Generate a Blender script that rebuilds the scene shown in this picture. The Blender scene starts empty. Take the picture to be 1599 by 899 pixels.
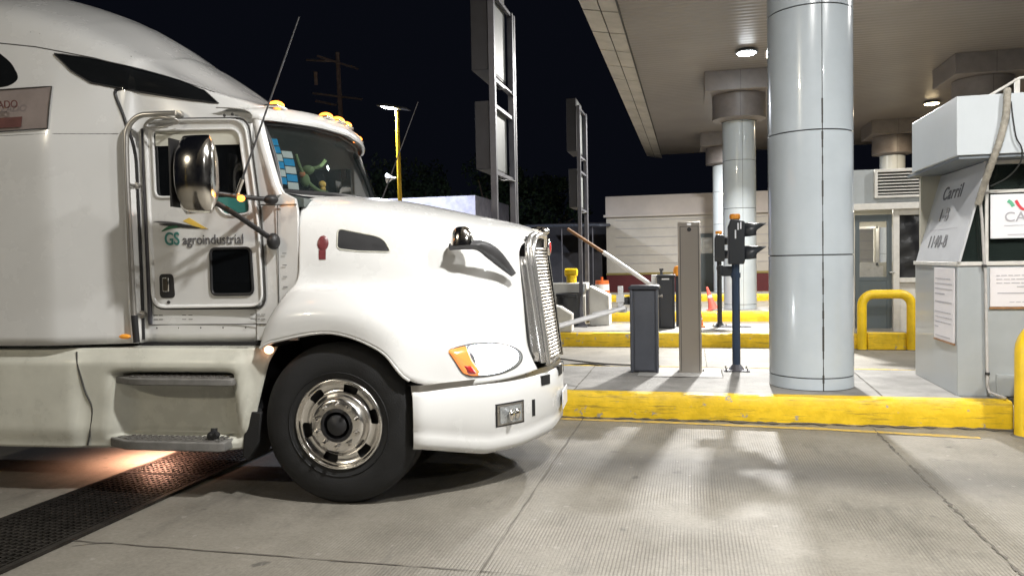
import bpy, bmesh, math, random
from mathutils import Vector, Matrix
from mathutils.bvhtree import BVHTree
random.seed(7)
SC = bpy.context.scene
COL = SC.collection
PI = math.pi

# ------------------------------------------------------------------ camera
cd = bpy.data.cameras.new('camera'); cam = bpy.data.objects.new('camera', cd); COL.objects.link(cam)
cd.sensor_width = 36.0; cd.lens = 1180.0/1599.0*36.0; cd.clip_start = 0.05; cd.clip_end = 600
YAW, PITCH, ROLL = math.radians(13.4), math.radians(2.05), math.radians(1.1)
f0 = Vector((-math.sin(YAW), math.cos(YAW), 0)); r0 = Vector((math.cos(YAW), math.sin(YAW), 0)); u0 = Vector((0, 0, 1))
fw = f0*math.cos(PITCH) - u0*math.sin(PITCH); u1 = u0*math.cos(PITCH) + f0*math.sin(PITCH)
rt = r0*math.cos(ROLL) - u1*math.sin(ROLL); up = u1*math.cos(ROLL) + r0*math.sin(ROLL)
cam.matrix_world = Matrix(((rt.x, up.x, -fw.x, 0), (rt.y, up.y, -fw.y, 0), (rt.z, up.z, -fw.z, 1.6), (0, 0, 0, 1)))
SC.camera = cam

# ------------------------------------------------------------------ night sky, exposure
W = bpy.data.worlds.new('World'); SC.world = W; W.use_nodes = True
nt = W.node_tree; bg = nt.nodes['Background']
bg.inputs[0].default_value = (0.20, 0.24, 0.42, 1); bg.inputs[1].default_value = 0.0095
SC.view_settings.view_transform = 'Standard'; SC.view_settings.look = 'None'
SC.view_settings.exposure = 0.44; SC.view_settings.gamma = 1.0
SC.cycles.max_bounces = 6; SC.cycles.sample_clamp_indirect = 6.0
LAMP_POWER = 330.0

# ------------------------------------------------------------------ materials
M = {}
def mat(name, col, rough=0.5, metal=0.0, coat=0.0, noise=0.0, nscale=8.0, bump=0.0, bscale=60.0, col2=None, spec=None, emit=None, estr=0.0, rvar=0.0):
    m = bpy.data.materials.new(name); m.use_nodes = True; t = m.node_tree; b = t.nodes['Principled BSDF']
    b.inputs['Base Color'].default_value = (*col, 1); b.inputs['Roughness'].default_value = rough
    b.inputs['Metallic'].default_value = metal; b.inputs['Coat Weight'].default_value = coat
    if spec is not None: b.inputs['Specular IOR Level'].default_value = spec
    if emit: b.inputs['Emission Color'].default_value = (*emit, 1); b.inputs['Emission Strength'].default_value = estr
    if noise or bump or rvar:
        tc = t.nodes.new('ShaderNodeTexCoord')
    if noise or rvar:
        n = t.nodes.new('ShaderNodeTexNoise'); n.inputs['Scale'].default_value = nscale; n.inputs['Detail'].default_value = 6; n.inputs['Roughness'].default_value = 0.65
        t.links.new(tc.outputs['Object'], n.inputs['Vector'])
    if noise:
        r = t.nodes.new('ShaderNodeValToRGB'); r.color_ramp.elements[0].position = 0.35; r.color_ramp.elements[1].position = 0.65
        c2 = col2 if col2 else tuple(c*(1-noise) for c in col)
        r.color_ramp.elements[0].color = (*c2, 1); r.color_ramp.elements[1].color = (*col, 1)
        t.links.new(n.outputs['Fac'], r.inputs[0]); t.links.new(r.outputs[0], b.inputs['Base Color'])
    if rvar:
        mr = t.nodes.new('ShaderNodeMapRange'); mr.inputs[1].default_value = 0.3; mr.inputs[2].default_value = 0.7
        mr.inputs[3].default_value = max(0.02, rough-rvar); mr.inputs[4].default_value = rough+rvar
        t.links.new(n.outputs['Fac'], mr.inputs[0]); t.links.new(mr.outputs[0], b.inputs['Roughness'])
    if bump:
        n2 = t.nodes.new('ShaderNodeTexNoise'); n2.inputs['Scale'].default_value = bscale; n2.inputs['Detail'].default_value = 5
        t.links.new(tc.outputs['Object'], n2.inputs['Vector'])
        bp = t.nodes.new('ShaderNodeBump'); bp.inputs['Strength'].default_value = bump; bp.inputs['Distance'].default_value = 0.01
        t.links.new(n2.outputs['Fac'], bp.inputs['Height']); t.links.new(bp.outputs[0], b.inputs['Normal'])
    M[name] = m; return m
mat('truck_white', (0.745, 0.75, 0.745), 0.26, coat=0.6, noise=0.025, nscale=2.2, rvar=0.06)
mat('fairing_white', (0.70, 0.70, 0.62), 0.30, coat=0.4, noise=0.16, nscale=3.0, rvar=0.08)
mat('chrome', (0.85, 0.82, 0.77), 0.15, metal=1.0, rvar=0.04, nscale=12)
mat('steel', (0.50, 0.48, 0.45), 0.30, metal=1.0, rvar=0.08, nscale=5)
mat('black_plastic', (0.02, 0.02, 0.022), 0.45, rvar=0.1)
mat('rubber', (0.015, 0.0155, 0.017), 0.72, noise=0.45, nscale=5, rvar=0.12, bump=0.3, bscale=140)
mat('dark', (0.012, 0.012, 0.013), 0.8)
mat('grille_metal', (0.78, 0.74, 0.67), 0.38, metal=0.75)
mat('step_grey', (0.20, 0.195, 0.185), 0.5, noise=0.3, nscale=14)
mat('grey_plastic', (0.075, 0.075, 0.08), 0.5, noise=0.3, nscale=14)
mat('tread', (0.30, 0.29, 0.28), 0.42, metal=0.6, noise=0.3, nscale=30, bump=0.8, bscale=90)
mat('seam', (0.05, 0.048, 0.045), 0.7)
mat('amber', (0.9, 0.35, 0.04), 0.3, emit=(1.0, 0.25, 0.03), estr=3.8)
mat('amber_dim', (0.75, 0.32, 0.03), 0.35, emit=(1.0, 0.3, 0.03), estr=0.12)
mat('amber_lens', (0.85, 0.28, 0.06), 0.15, coat=1, emit=(1.0, 0.28, 0.08), estr=0.55)
mat('red_lens', (0.55, 0.02, 0.02), 0.2, coat=1)
mat('maroon', (0.20, 0.045, 0.05), 0.35, noise=0.35, nscale=40)
mat('headlight', (1, 1, 1), 0.1, emit=(0.94, 0.96, 1.0), estr=16.0)
mat('fog_glass', (0.55, 0.58, 0.6), 0.08, metal=0.7, bump=0.5, bscale=50)
mat('lamp_lens', (1, 1, 1), 0.3, emit=(0.9, 0.96, 1.0), estr=70.0)
mat('lamp_warm', (1, 1, 1), 0.3, emit=(1.0, 0.78, 0.45), estr=40.0)
mat('warm_bulb', (1, 1, 1), 0.3, emit=(1.0, 0.62, 0.38), estr=30.0)
mat('yellow', (0.84, 0.56, 0.012), 0.42, noise=0.2, nscale=5, bump=0.25, bscale=25, rvar=0.1)
mat('kerb_yellow', (0.84, 0.56, 0.015), 0.55, noise=0.22, nscale=5.5, bump=0.9, bscale=11, rvar=0.12)
mat('cabinet', (0.072, 0.078, 0.096), 0.42, noise=0.15, nscale=7, rvar=0.05)
mat('cabinet_dark', (0.030, 0.034, 0.045), 0.4)
mat('signal_blue', (0.025, 0.045, 0.085), 0.38, rvar=0.1)
mat('signal_black', (0.025, 0.028, 0.033), 0.4)
mat('booth_grey', (0.37, 0.395, 0.405), 0.38, noise=0.10, nscale=2.5, rvar=0.08, coat=0.2)
mat('header_white', (0.54, 0.58, 0.61), 0.35, noise=0.06, nscale=2)
mat('frame_white', (0.66, 0.64, 0.60), 0.45, noise=0.15, nscale=9)
mat('frame_grey', (0.16, 0.18, 0.20), 0.45)
mat('sign_white', (0.74, 0.75, 0.78), 0.35)
mat('paper', (0.72, 0.69, 0.70), 0.6, noise=0.05, nscale=4)
mat('ink', (0.12, 0.12, 0.13), 0.6)
mat('ink_light', (0.40, 0.39, 0.42), 0.6)
mat('teal', (0.05, 0.22, 0.20), 0.4)
mat('logo_yellow', (0.80, 0.55, 0.10), 0.4)
mat('logo_green', (0.02, 0.13, 0.06), 0.4)
mat('flag_green', (0.12, 0.42, 0.25), 0.5); mat('flag_red', (0.65, 0.05, 0.07), 0.5)
mat('galv', (0.13, 0.13, 0.15), 0.45, metal=0.4, noise=0.25, nscale=6, rvar=0.1)
mat('panel_back', (0.20, 0.215, 0.21), 0.5, noise=0.25, nscale=4)
mat('panel_dark', (0.026, 0.026, 0.032), 0.55, noise=0.3, nscale=4)
mat('arm_white', (0.75, 0.75, 0.76), 0.35, noise=0.12, nscale=12)
mat('wood', (0.34, 0.17, 0.07), 0.6, noise=0.4, nscale=14)
mat('block_white', (0.62, 0.61, 0.57), 0.7, noise=0.15, nscale=5, bump=0.3, bscale=20)
mat('orange', (0.80, 0.18, 0.04), 0.5, noise=0.15, nscale=9)
mat('orange_lens', (0.85, 0.32, 0.03), 0.3, coat=0.5)
mat('cone_red', (0.70, 0.13, 0.10), 0.55)
mat('bin_black', (0.022, 0.024, 0.028), 0.5, noise=0.4, nscale=8)
mat('conduit', (0.42, 0.39, 0.33), 0.6, noise=0.45, nscale=18, bump=0.6, bscale=60)
mat('pipe_grey', (0.50, 0.48, 0.46), 0.45, noise=0.2, nscale=15)
mat('cable', (0.03, 0.03, 0.03), 0.6)
mat('pole_yellow', (0.75, 0.47, 0.02), 0.45)
mat('facade', (0.58, 0.555, 0.51), 0.75, noise=0.12, nscale=1.2, bump=0.3, bscale=8)
mat('facade_band', (0.62, 0.575, 0.55), 0.75, noise=0.1, nscale=1.5)
mat('facade_maroon', (0.13, 0.02, 0.025), 0.6, noise=0.2, nscale=2)
mat('stucco', (0.34, 0.34, 0.42), 0.9, noise=0.3, nscale=3.0, bump=1.0, bscale=6)
mat('dark_wall', (0.035, 0.035, 0.045), 0.8, noise=0.4, nscale=2)
mat('bark', (0.07, 0.05, 0.035), 0.9, bump=0.5, bscale=20)
mat('pylon_wood', (0.55, 0.40, 0.34), 0.85, noise=0.3, nscale=6)
mat('leaf', (0.022, 0.042, 0.018), 0.6, noise=0.5, nscale=2)
mat('mesh_roof', (0.07, 0.085, 0.12), 0.8)
mat('rail_metal', (0.62, 0.60, 0.57), 0.34, metal=0.9)
mat('surround_metal', (0.88, 0.87, 0.85), 0.26, metal=0.9)
mat('rim_metal', (0.92, 0.90, 0.87), 0.23, metal=1.0, rvar=0.06, nscale=9)
mat('marker_lens', (0.9, 0.5, 0.3), 0.3, emit=(1.0, 0.5, 0.28), estr=3.2)
mat('faded_board', (0.30, 0.25, 0.235), 0.7, noise=0.2, nscale=5)
mat('faded_red', (0.15, 0.055, 0.05), 0.7, noise=0.3, nscale=8)
mat('bottle_blue', (0.02, 0.36, 0.72), 0.3, emit=(0.02, 0.4, 0.8), estr=0.0); mat('bottle_white', (0.62, 0.75, 0.74), 0.35)
mat('plush_green', (0.17, 0.27, 0.13), 0.8); mat('plush_brown', (0.45, 0.20, 0.09), 0.8)
mat('seat_grey', (0.035, 0.035, 0.04), 0.8); mat('dash', (0.08, 0.10, 0.095), 0.6)
mat('rust', (0.062, 0.055, 0.050), 0.42, metal=0.7, noise=0.55, nscale=9, bump=0.4, bscale=70)
mat('black_film', (0.012, 0.012, 0.014), 0.30, bump=1.0, bscale=9)
mat('booth_inside', (0.45, 0.43, 0.36), 0.7)
mat('door_blue', (0.085, 0.105, 0.115), 0.5)
mat('gold', (0.30, 0.24, 0.08), 0.6)
mat('white_plastic', (0.72, 0.73, 0.74), 0.4)

def glass(name, tint, alpha, rough=0.03, spec=1.0):
    """thin tinted pane: part of the light passes, the rest is a dark glossy sheet"""
    m = bpy.data.materials.new(name); m.use_nodes = True; t = m.node_tree; b = t.nodes['Principled BSDF']
    b.inputs['Base Color'].default_value = (*tint, 1); b.inputs['Roughness'].default_value = rough
    b.inputs['Specular IOR Level'].default_value = spec; b.inputs['Alpha'].default_value = alpha
    M[name] = m
glass('wind_glass', (0.02, 0.028, 0.028), 0.45); glass('side_glass', (0.006, 0.007, 0.008), 0.93)
glass('booth_glass', (0.02, 0.028, 0.025), 0.72); glass('clear_glass', (0.05, 0.06, 0.06), 0.25)

def steel_brushed():
    m = mat('brushed', (0.62, 0.57, 0.52), 0.36, metal=1.0); t = m.node_tree; b = t.nodes['Principled BSDF']
    tc = t.nodes.new('ShaderNodeTexCoord'); mp = t.nodes.new('ShaderNodeMapping'); mp.inputs['Scale'].default_value = (3, 3, 160)
    n = t.nodes.new('ShaderNodeTexNoise'); n.inputs['Scale'].default_value = 2; n.inputs['Detail'].default_value = 4
    t.links.new(tc.outputs['Object'], mp.inputs[0]); t.links.new(mp.outputs[0], n.inputs['Vector'])
    mr = t.nodes.new('ShaderNodeMapRange'); mr.inputs[3].default_value = 0.25; mr.inputs[4].default_value = 0.48
    t.links.new(n.outputs['Fac'], mr.inputs[0]); t.links.new(mr.outputs[0], b.inputs['Roughness'])
    b.inputs['Anisotropic'].default_value = 0.6
steel_brushed()

def ground_mat():
    m = bpy.data.materials.new('concrete_road'); m.use_nodes = True; t = m.node_tree; b = t.nodes['Principled BSDF']; L = t.links
    tc = t.nodes.new('ShaderNodeTexCoord')
    def noise(sc, det=6, ro=0.6, mp=None):
        n = t.nodes.new('ShaderNodeTexNoise'); n.inputs['Scale'].default_value = sc; n.inputs['Detail'].default_value = det; n.inputs['Roughness'].default_value = ro
        if mp:
            q = t.nodes.new('ShaderNodeMapping'); q.inputs['Scale'].default_value = mp; L.new(tc.outputs['Object'], q.inputs[0]); L.new(q.outputs[0], n.inputs['Vector'])
        else: L.new(tc.outputs['Object'], n.inputs['Vector'])
        return n.outputs['Fac']
    def ramp(f, p0, c0, p1, c1):
        r = t.nodes.new('ShaderNodeValToRGB'); e = r.color_ramp.elements
        e[0].position = p0; e[1].position = p1; e[0].color = (*c0, 1); e[1].color = (*c1, 1); L.new(f, r.inputs[0]); return r.outputs[0]
    def mix(mode, fac, a, c):
        x = t.nodes.new('ShaderNodeMix'); x.data_type = 'RGBA'; x.blend_type = mode
        if isinstance(fac, float): x.inputs[0].default_value = fac
        else: L.new(fac, x.inputs[0])
        L.new(a, x.inputs[6])
        if isinstance(c, tuple): x.inputs[7].default_value = (*c, 1)
        else: L.new(c, x.inputs[7])
        return x.outputs[2]
    def math_(op, a, v):
        x = t.nodes.new('ShaderNodeMath'); x.operation = op
        if isinstance(a, float): x.inputs[0].default_value = a
        else: L.new(a, x.inputs[0])
        if isinstance(v, float): x.inputs[1].default_value = v
        else: L.new(v, x.inputs[1])
        return x.outputs[0]
    c = ramp(noise(1.3, 8, 0.7), 0.3, (0.172, 0.159, 0.134), 0.7, (0.278, 0.259, 0.222))
    c = mix('MULTIPLY', 0.8, c, ramp(noise(38, 5, 0.75), 0.3, (0.68, 0.67, 0.65), 0.62, (1, 1, 1)))
    # dark bands running along the lane, and dark spots
    sx = t.nodes.new('ShaderNodeSeparateXYZ'); L.new(tc.outputs['Object'], sx.inputs[0])
    wob = math_('MULTIPLY', math_('SUBTRACT', noise(0.7, 3), 0.5), 0.9)
    yy = math_('ADD', sx.outputs[1], wob)
    d = math_('ABSOLUTE', math_('SUBTRACT', yy, 5.85), 0.0)
    band = ramp(d, 0.10, (1, 1, 1), 0.62, (0, 0, 0))
    band2 = ramp(math_('ABSOLUTE', math_('SUBTRACT', yy, 12.0), 0.0), 0.2, (1, 1, 1), 0.7, (0, 0, 0))
    st = math_('MULTIPLY', band, math_('ADD', math_('MULTIPLY', noise(1.1, 5, 0.6, (0.35, 1.6, 1)), 0.8), 0.12))
    c = mix('MIX', math_('MULTIPLY', st, 1.25), c, (0.085, 0.082, 0.078))
    c = mix('MIX', math_('MULTIPLY', band2, 0.35), c, (0.10, 0.098, 0.092))
    c = mix('MIX', ramp(noise(5.5, 3, 0.4), 0.70, (0, 0, 0), 0.76, (0.7, 0.7, 0.7)), c, (0.06, 0.055, 0.05))
    v = t.nodes.new('ShaderNodeTexVoronoi'); v.inputs['Scale'].default_value = 9.0; L.new(tc.outputs['Object'], v.inputs['Vector'])
    c = mix('MIX', ramp(v.outputs['Distance'], 0.02, (0.6, 0.6, 0.6), 0.05, (0, 0, 0)), c, (0.05, 0.047, 0.045))
    c = mix('MIX', ramp(noise(2.7, 7, 0.75, (1.0, 0.35, 1)), 0.54, (0, 0, 0), 0.72, (0.6, 0.6, 0.6)), c, (0.085, 0.08, 0.07))
    c = mix('MIX', ramp(noise(14, 4, 0.5), 0.66, (0, 0, 0), 0.72, (0.45, 0.45, 0.45)), c, (0.33, 0.31, 0.28))
    # transverse grooves (tining), worn away in places
    wv = t.nodes.new('ShaderNodeTexWave'); wv.wave_type = 'BANDS'; wv.bands_direction = 'X'; wv.inputs['Scale'].default_value = 15.5
    wv.inputs['Distortion'].default_value = 0.9; wv.inputs['Detail'].default_value = 2.5; wv.inputs['Detail Scale'].default_value = 1.2
    L.new(tc.outputs['Object'], wv.inputs['Vector'])
    wear = ramp(noise(0.9, 5, 0.6), 0.40, (0.05, 0.05, 0.05), 0.60, (1, 1, 1))
    xm = t.nodes.new('ShaderNodeMapRange'); L.new(sx.outputs[0], xm.inputs[0]); xm.inputs[1].default_value = -2.6; xm.inputs[2].default_value = -1.2
    ym = t.nodes.new('ShaderNodeMapRange'); L.new(sx.outputs[1], ym.inputs[0]); ym.inputs[1].default_value = 7.5; ym.inputs[2].default_value = 6.9
    gf = math_('MULTIPLY', math_('MULTIPLY', wear, xm.outputs[0]), ym.outputs[0])
    groove = math_('MULTIPLY', ramp(wv.outputs['Fac'], 0.12, (1, 1, 1), 0.45, (0, 0, 0)), gf)
    c = mix('MULTIPLY', math_('MULTIPLY', groove, 0.68), c, (0.50, 0.48, 0.46))
    L.new(c, b.inputs['Base Color'])
    mr = t.nodes.new('ShaderNodeMapRange'); L.new(noise(2.2, 5), mr.inputs[0]); mr.inputs[3].default_value = 0.48; mr.inputs[4].default_value = 0.78
    L.new(mr.outputs[0], b.inputs['Roughness'])
    h = math_('ADD', math_('MULTIPLY', noise(55, 6, 0.7), 0.5), math_('MULTIPLY', groove, -0.75))
    bp = t.nodes.new('ShaderNodeBump'); bp.inputs['Strength'].default_value = 0.65; bp.inputs['Distance'].default_value = 0.006
    L.new(h, bp.inputs['Height']); L.new(bp.outputs[0], b.inputs['Normal'])
    M['concrete_road'] = m
ground_mat()
mat('island_concrete', (0.29, 0.28, 0.262), 0.65, noise=0.42, nscale=2.6, bump=0.5, bscale=45)
mat('joint', (0.11, 0.10, 0.085), 0.9)
mat('road_paint', (0.62, 0.40, 0.05), 0.6, noise=0.45, nscale=16, col2=(0.34, 0.27, 0.14))

def ceiling_mat():
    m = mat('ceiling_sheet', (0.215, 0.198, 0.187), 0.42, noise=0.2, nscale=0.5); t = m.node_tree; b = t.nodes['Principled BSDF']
    tc = t.nodes.new('ShaderNodeTexCoord'); wv = t.nodes.new('ShaderNodeTexWave'); wv.bands_direction = 'Y'; wv.inputs['Scale'].default_value = 1.6
    t.links.new(tc.outputs['Object'], wv.inputs['Vector'])
    bp = t.nodes.new('ShaderNodeBump'); bp.inputs['Strength'].default_value = 0.22; bp.inputs['Distance'].default_value = 0.02
    t.links.new(wv.outputs['Fac'], bp.inputs['Height']); t.links.new(bp.outputs[0], b.inputs['Normal'])
ceiling_mat()
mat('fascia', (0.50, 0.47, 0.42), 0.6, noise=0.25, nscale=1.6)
mat('column_clad', (0.50, 0.555, 0.60), 0.20, noise=0.09, nscale=1.3, coat=0.5, rvar=0.06, bump=0.25, bscale=2.2)
mat('capital', (0.21, 0.19, 0.185), 0.42, noise=0.3, nscale=1.8, rvar=0.08)

def kerb_mat():
    m = M['kerb_yellow']; t = m.node_tree; b = t.nodes['Principled BSDF']; L = t.links
    tc = t.nodes.new('ShaderNodeTexCoord'); old = b.inputs['Base Color'].links[0].from_socket
    def layer(prev, scale, sc, p0, p1, col, amt, det=6):
        mp = t.nodes.new('ShaderNodeMapping'); mp.inputs['Scale'].default_value = scale; L.new(tc.outputs['Object'], mp.inputs[0])
        n = t.nodes.new('ShaderNodeTexNoise'); n.inputs['Scale'].default_value = sc; n.inputs['Detail'].default_value = det; n.inputs['Roughness'].default_value = 0.7; L.new(mp.outputs[0], n.inputs['Vector'])
        r = t.nodes.new('ShaderNodeValToRGB'); r.color_ramp.elements[0].position = p0; r.color_ramp.elements[1].position = p1
        r.color_ramp.elements[0].color = (0, 0, 0, 1); r.color_ramp.elements[1].color = (amt, amt, amt, 1); L.new(n.outputs['Fac'], r.inputs[0])
        x = t.nodes.new('ShaderNodeMix'); x.data_type = 'RGBA'; L.new(r.outputs[0], x.inputs[0]); L.new(prev, x.inputs[6]); x.inputs[7].default_value = (*col, 1); return x.outputs[2]
    c = layer(old, (0.8, 1, 9), 3.2, 0.54, 0.70, (0.16, 0.11, 0.03), 0.75)
    c = layer(c, (1, 1, 1), 8.0, 0.61, 0.64, (0.34, 0.31, 0.26), 0.9, 9)
    c = layer(c, (0.25, 1, 22), 5.0, 0.60, 0.70, (0.05, 0.045, 0.04), 0.8)
    L.new(c, b.inputs['Base Color'])
kerb_mat()

# ------------------------------------------------------------------ mesh helpers
class B:
    def __init__(s, origin=(0, 0, 0)): s.bm = bmesh.new(); s.o = Vector(origin)
    def v(s, p): return s.bm.verts.new(Vector(p) - s.o)
    def face(s, vs):
        try: return s.bm.faces.new(vs)
        except ValueError: return None
    def box(s, a, b):
        (x0, y0, z0), (x1, y1, z1) = a, b
        p = [s.v(q) for q in ((x0,y0,z0),(x1,y0,z0),(x1,y1,z0),(x0,y1,z0),(x0,y0,z1),(x1,y0,z1),(x1,y1,z1),(x0,y1,z1))]
        for f in ((0,3,2,1),(4,5,6,7),(0,1,5,4),(1,2,6,5),(2,3,7,6),(3,0,4,7)): s.face([p[i] for i in f])
        return s
    def prism(s, pts, ext):
        ext = Vector(ext); a = [s.v(p) for p in pts]; b = [s.v(Vector(p)+ext) for p in pts]
        s.face(a[::-1]); s.face(b); n = len(pts)
        for i in range(n): s.face([a[i], a[(i+1) % n], b[(i+1) % n], b[i]])
        return s
    def cyl(s, p0, p1, r0, r1=None, n=24, cap=True):
        r1 = r0 if r1 is None else r1; p0, p1 = Vector(p0), Vector(p1); d = (p1-p0).normalized()
        a = d.orthogonal().normalized(); c = d.cross(a)
        A = [s.v(p0 + (a*math.cos(2*PI*i/n) + c*math.sin(2*PI*i/n))*r0) for i in range(n)]
        Bv = [s.v(p1 + (a*math.cos(2*PI*i/n) + c*math.sin(2*PI*i/n))*r1) for i in range(n)]
        for i in range(n): s.face([A[i], A[(i+1) % n], Bv[(i+1) % n], Bv[i]])
        if cap: s.face(A[::-1]); s.face(Bv)
        return s
    def tube(s, pts, r, n=12, closed=False, sx=1.0):
        pts = [Vector(p) for p in pts]; m = len(pts); rings = []
        t0 = (pts[1]-pts[0]).normalized(); nrm = t0.orthogonal().normalized()
        for i, p in enumerate(pts):
            if closed: t = (pts[(i+1) % m]-pts[i-1]).normalized()
            elif i == 0: t = t0
            elif i == m-1: t = (pts[-1]-pts[-2]).normalized()
            else: t = ((pts[i+1]-p).normalized() + (p-pts[i-1]).normalized()).normalized()
            nrm = (nrm - t*nrm.dot(t)).normalized(); bn = t.cross(nrm)
            rr = r[i] if isinstance(r, (list, tuple)) else r
            rings.append([s.v(p + nrm*math.cos(2*PI*k/n)*rr + bn*math.sin(2*PI*k/n)*rr*sx) for k in range(n)])
        for i in range(m if closed else m-1):
            a, b = rings[i], rings[(i+1) % m]
            for k in range(n): s.face([a[k], a[(k+1) % n], b[(k+1) % n], b[k]])
        if not closed: s.face(rings[0][::-1]); s.face(rings[-1])
        return s
    def lathe(s, prof, c, axis='z', n=48, a0=0.0, a1=2*PI, cap=False):
        """prof: list of (radius, height along the axis)"""
        c = Vector(c); full = abs(a1-a0-2*PI) < 1e-6; k = n if full else n+1; rings = []
        for r, h in prof:
            ring = []
            for i in range(k):
                a = a0 + (a1-a0)*i/n; ca, sa = math.cos(a)*r, math.sin(a)*r
                q = {'z': (ca, sa, h), 'y': (ca, h, sa), 'x': (h, ca, sa)}[axis]
                ring.append(s.v(c+Vector(q)))
            rings.append(ring)
        for j in range(len(rings)-1):
            for i in range(k if full else k-1):
                s.face([rings[j][i], rings[j][(i+1) % k], rings[j+1][(i+1) % k], rings[j+1][i]])
        if cap: s.face(rings[0][::-1]); s.face(rings[-1])
        return s
    def grid(s, rows, closed=False):
        V = [[s.v(p) for p in r] for r in rows]
        for i in range(len(V)-1):
            for j in range(len(V[0])-1): s.face([V[i][j], V[i][j+1], V[i+1][j+1], V[i+1][j]])
        return s
    def ball(s, c, r, n=16, m=10):
        r = (r, r, r) if isinstance(r, (int, float)) else r; c = Vector(c); rings = []
        for i in range(1, m):
            th = PI*i/m
            rings.append([s.v(c+Vector((r[0]*math.sin(th)*math.cos(2*PI*k/n), r[1]*math.sin(th)*math.sin(2*PI*k/n), r[2]*math.cos(th)))) for k in range(n)])
        t, b = s.v(c+Vector((0, 0, r[2]))), s.v(c-Vector((0, 0, r[2])))
        for k in range(n):
            s.face([t, rings[0][k], rings[0][(k+1) % n]]); s.face([rings[-1][k], b, rings[-1][(k+1) % n]])
            for i in range(len(rings)-1): s.face([rings[i][k], rings[i+1][k], rings[i+1][(k+1) % n], rings[i][(k+1) % n]])
        return s
    def make(s, name, m, parent=None, smooth=0, bevel=0, solid=0, loc=None, fix=True):
        if not s.bm.faces: print('EMPTY', name)
        if fix: bmesh.ops.recalc_face_normals(s.bm, faces=s.bm.faces[:])
        me = bpy.data.meshes.new(name); s.bm.to_mesh(me); s.bm.free()
        o = bpy.data.objects.new(name, me); COL.objects.link(o)
        me.materials.append(M[m] if isinstance(m, str) else m)
        if parent: o.parent = parent
        elif loc is not None: o.location = loc
        if smooth:
            me.polygons.foreach_set('use_smooth', [True]*len(me.polygons))
            if smooth < 180: me.set_sharp_from_angle(angle=math.radians(smooth))
        if solid:
            q = o.modifiers.new('s', 'SOLIDIFY'); q.thickness = solid; q.offset = 0
        if bevel:
            q = o.modifiers.new('b', 'BEVEL'); q.width = bevel; q.segments = 2; q.limit_method = 'ANGLE'; q.angle_limit = math.radians(40)
            me.polygons.foreach_set('use_smooth', [True]*len(me.polygons)); me.set_sharp_from_angle(angle=math.radians(50))
        return o
def tag(o, label, cat, group=None, kind=None):
    if label: o['label'] = label
    if cat: o['category'] = cat
    if group: o['group'] = group
    if kind: o['kind'] = kind
    return o
def thing(name, label, cat, loc=(0, 0, 0), rotz=0.0, group=None):
    o = bpy.data.objects.new(name, None); COL.objects.link(o); o.location = loc; o.rotation_euler = (0, 0, rotz)
    o.empty_display_size = 0.2
    return tag(o, label, cat, group)
def dup(root, loc, label, rotz=None):
    def cp(o, par):
        c = o.copy(); COL.objects.link(c)
        if par: c.parent = par
        for ch in [x for x in COL.objects if x.parent == o]: cp(ch, c)
        return c
    r = cp(root, None); r.location = loc; r['label'] = label
    if rotz is not None: r.rotation_euler = (0, 0, rotz)
    return r
def cr(P, n):
    """Catmull-Rom through tuples, n steps per span"""
    out = []; m = len(P)
    for i in range(m-1):
        p0, p1, p2, p3 = P[max(i-1, 0)], P[i], P[i+1], P[min(i+2, m-1)]
        for k in range(n):
            t = k/n
            out.append(tuple(0.5*((2*b) + (-a+c)*t + (2*a-5*b+4*c-d)*t*t + (-a+3*b-3*c+d)*t**3) for a, b, c, d in zip(p0, p1, p2, p3)))
    out.append(tuple(P[-1])); return out
def rrect(x0, y0, x1, y1, r, n=5):
    out = []
    for cx, cy, a in ((x1-r, y1-r, 0), (x0+r, y1-r, 90), (x0+r, y0+r, 180), (x1-r, y0+r, 270)):
        for i in range(n+1):
            t = math.radians(a+90*i/n); out.append((cx+r*math.cos(t), cy+r*math.sin(t)))
    return out
def roundpoly(P, r, n=4):
    out = []; m = len(P)
    for i in range(m):
        p, a, b = Vector(P[i]), Vector(P[i-1]), Vector(P[(i+1) % m])
        rr = r[i] if isinstance(r, (list, tuple)) else r
        da, db = (a-p), (b-p); ra = min(rr, da.length*0.45); rb = min(rr, db.length*0.45)
        q0 = p+da.normalized()*ra; q1 = p+db.normalized()*rb
        for k in range(n+1):
            t = k/n; out.append(tuple(q0*(1-t)**2 + p*2*t*(1-t) + q1*t*t))
    return out
def text(s, size, origin, right, upv, m, parent, name='lettering', depth=0.002, bold=0.0, sx=1.0):
    cu = bpy.data.curves.new(name, 'FONT'); cu.body = s; cu.size = size; cu.space_character = 1.12 if size > 0.15 else 1.0; cu.extrude = depth; cu.offset = bold
    o = bpy.data.objects.new(name+'_tmp', cu); COL.objects.link(o)
    dg = bpy.context.evaluated_depsgraph_get(); dg.update()
    me = bpy.data.meshes.new_from_object(o.evaluated_get(dg)); bpy.data.objects.remove(o)
    R, U = Vector(right).normalized(), Vector(upv).normalized(); N = R.cross(U)
    mt = Matrix(((R.x*sx, U.x, N.x, origin[0]), (R.y*sx, U.y, N.y, origin[1]), (R.z*sx, U.z, N.z, origin[2]), (0, 0, 0, 1)))
    me.transform(mt); me.materials.clear(); me.materials.append(M[m])
    ob = bpy.data.objects.new(name, me); COL.objects.link(ob)
    if parent: ob.parent = parent
    return ob

# ================================================================== THE SETTING
IZ = 0.25           # island height
CEIL = 6.2          # canopy ceiling height
b = B(); b.grid([[(-150, -60, 0), (-150, 240, 0)], [(150, -60, 0), (150, 240, 0)]])
tag(b.make('road', 'concrete_road'), None, None, kind='structure')

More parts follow.
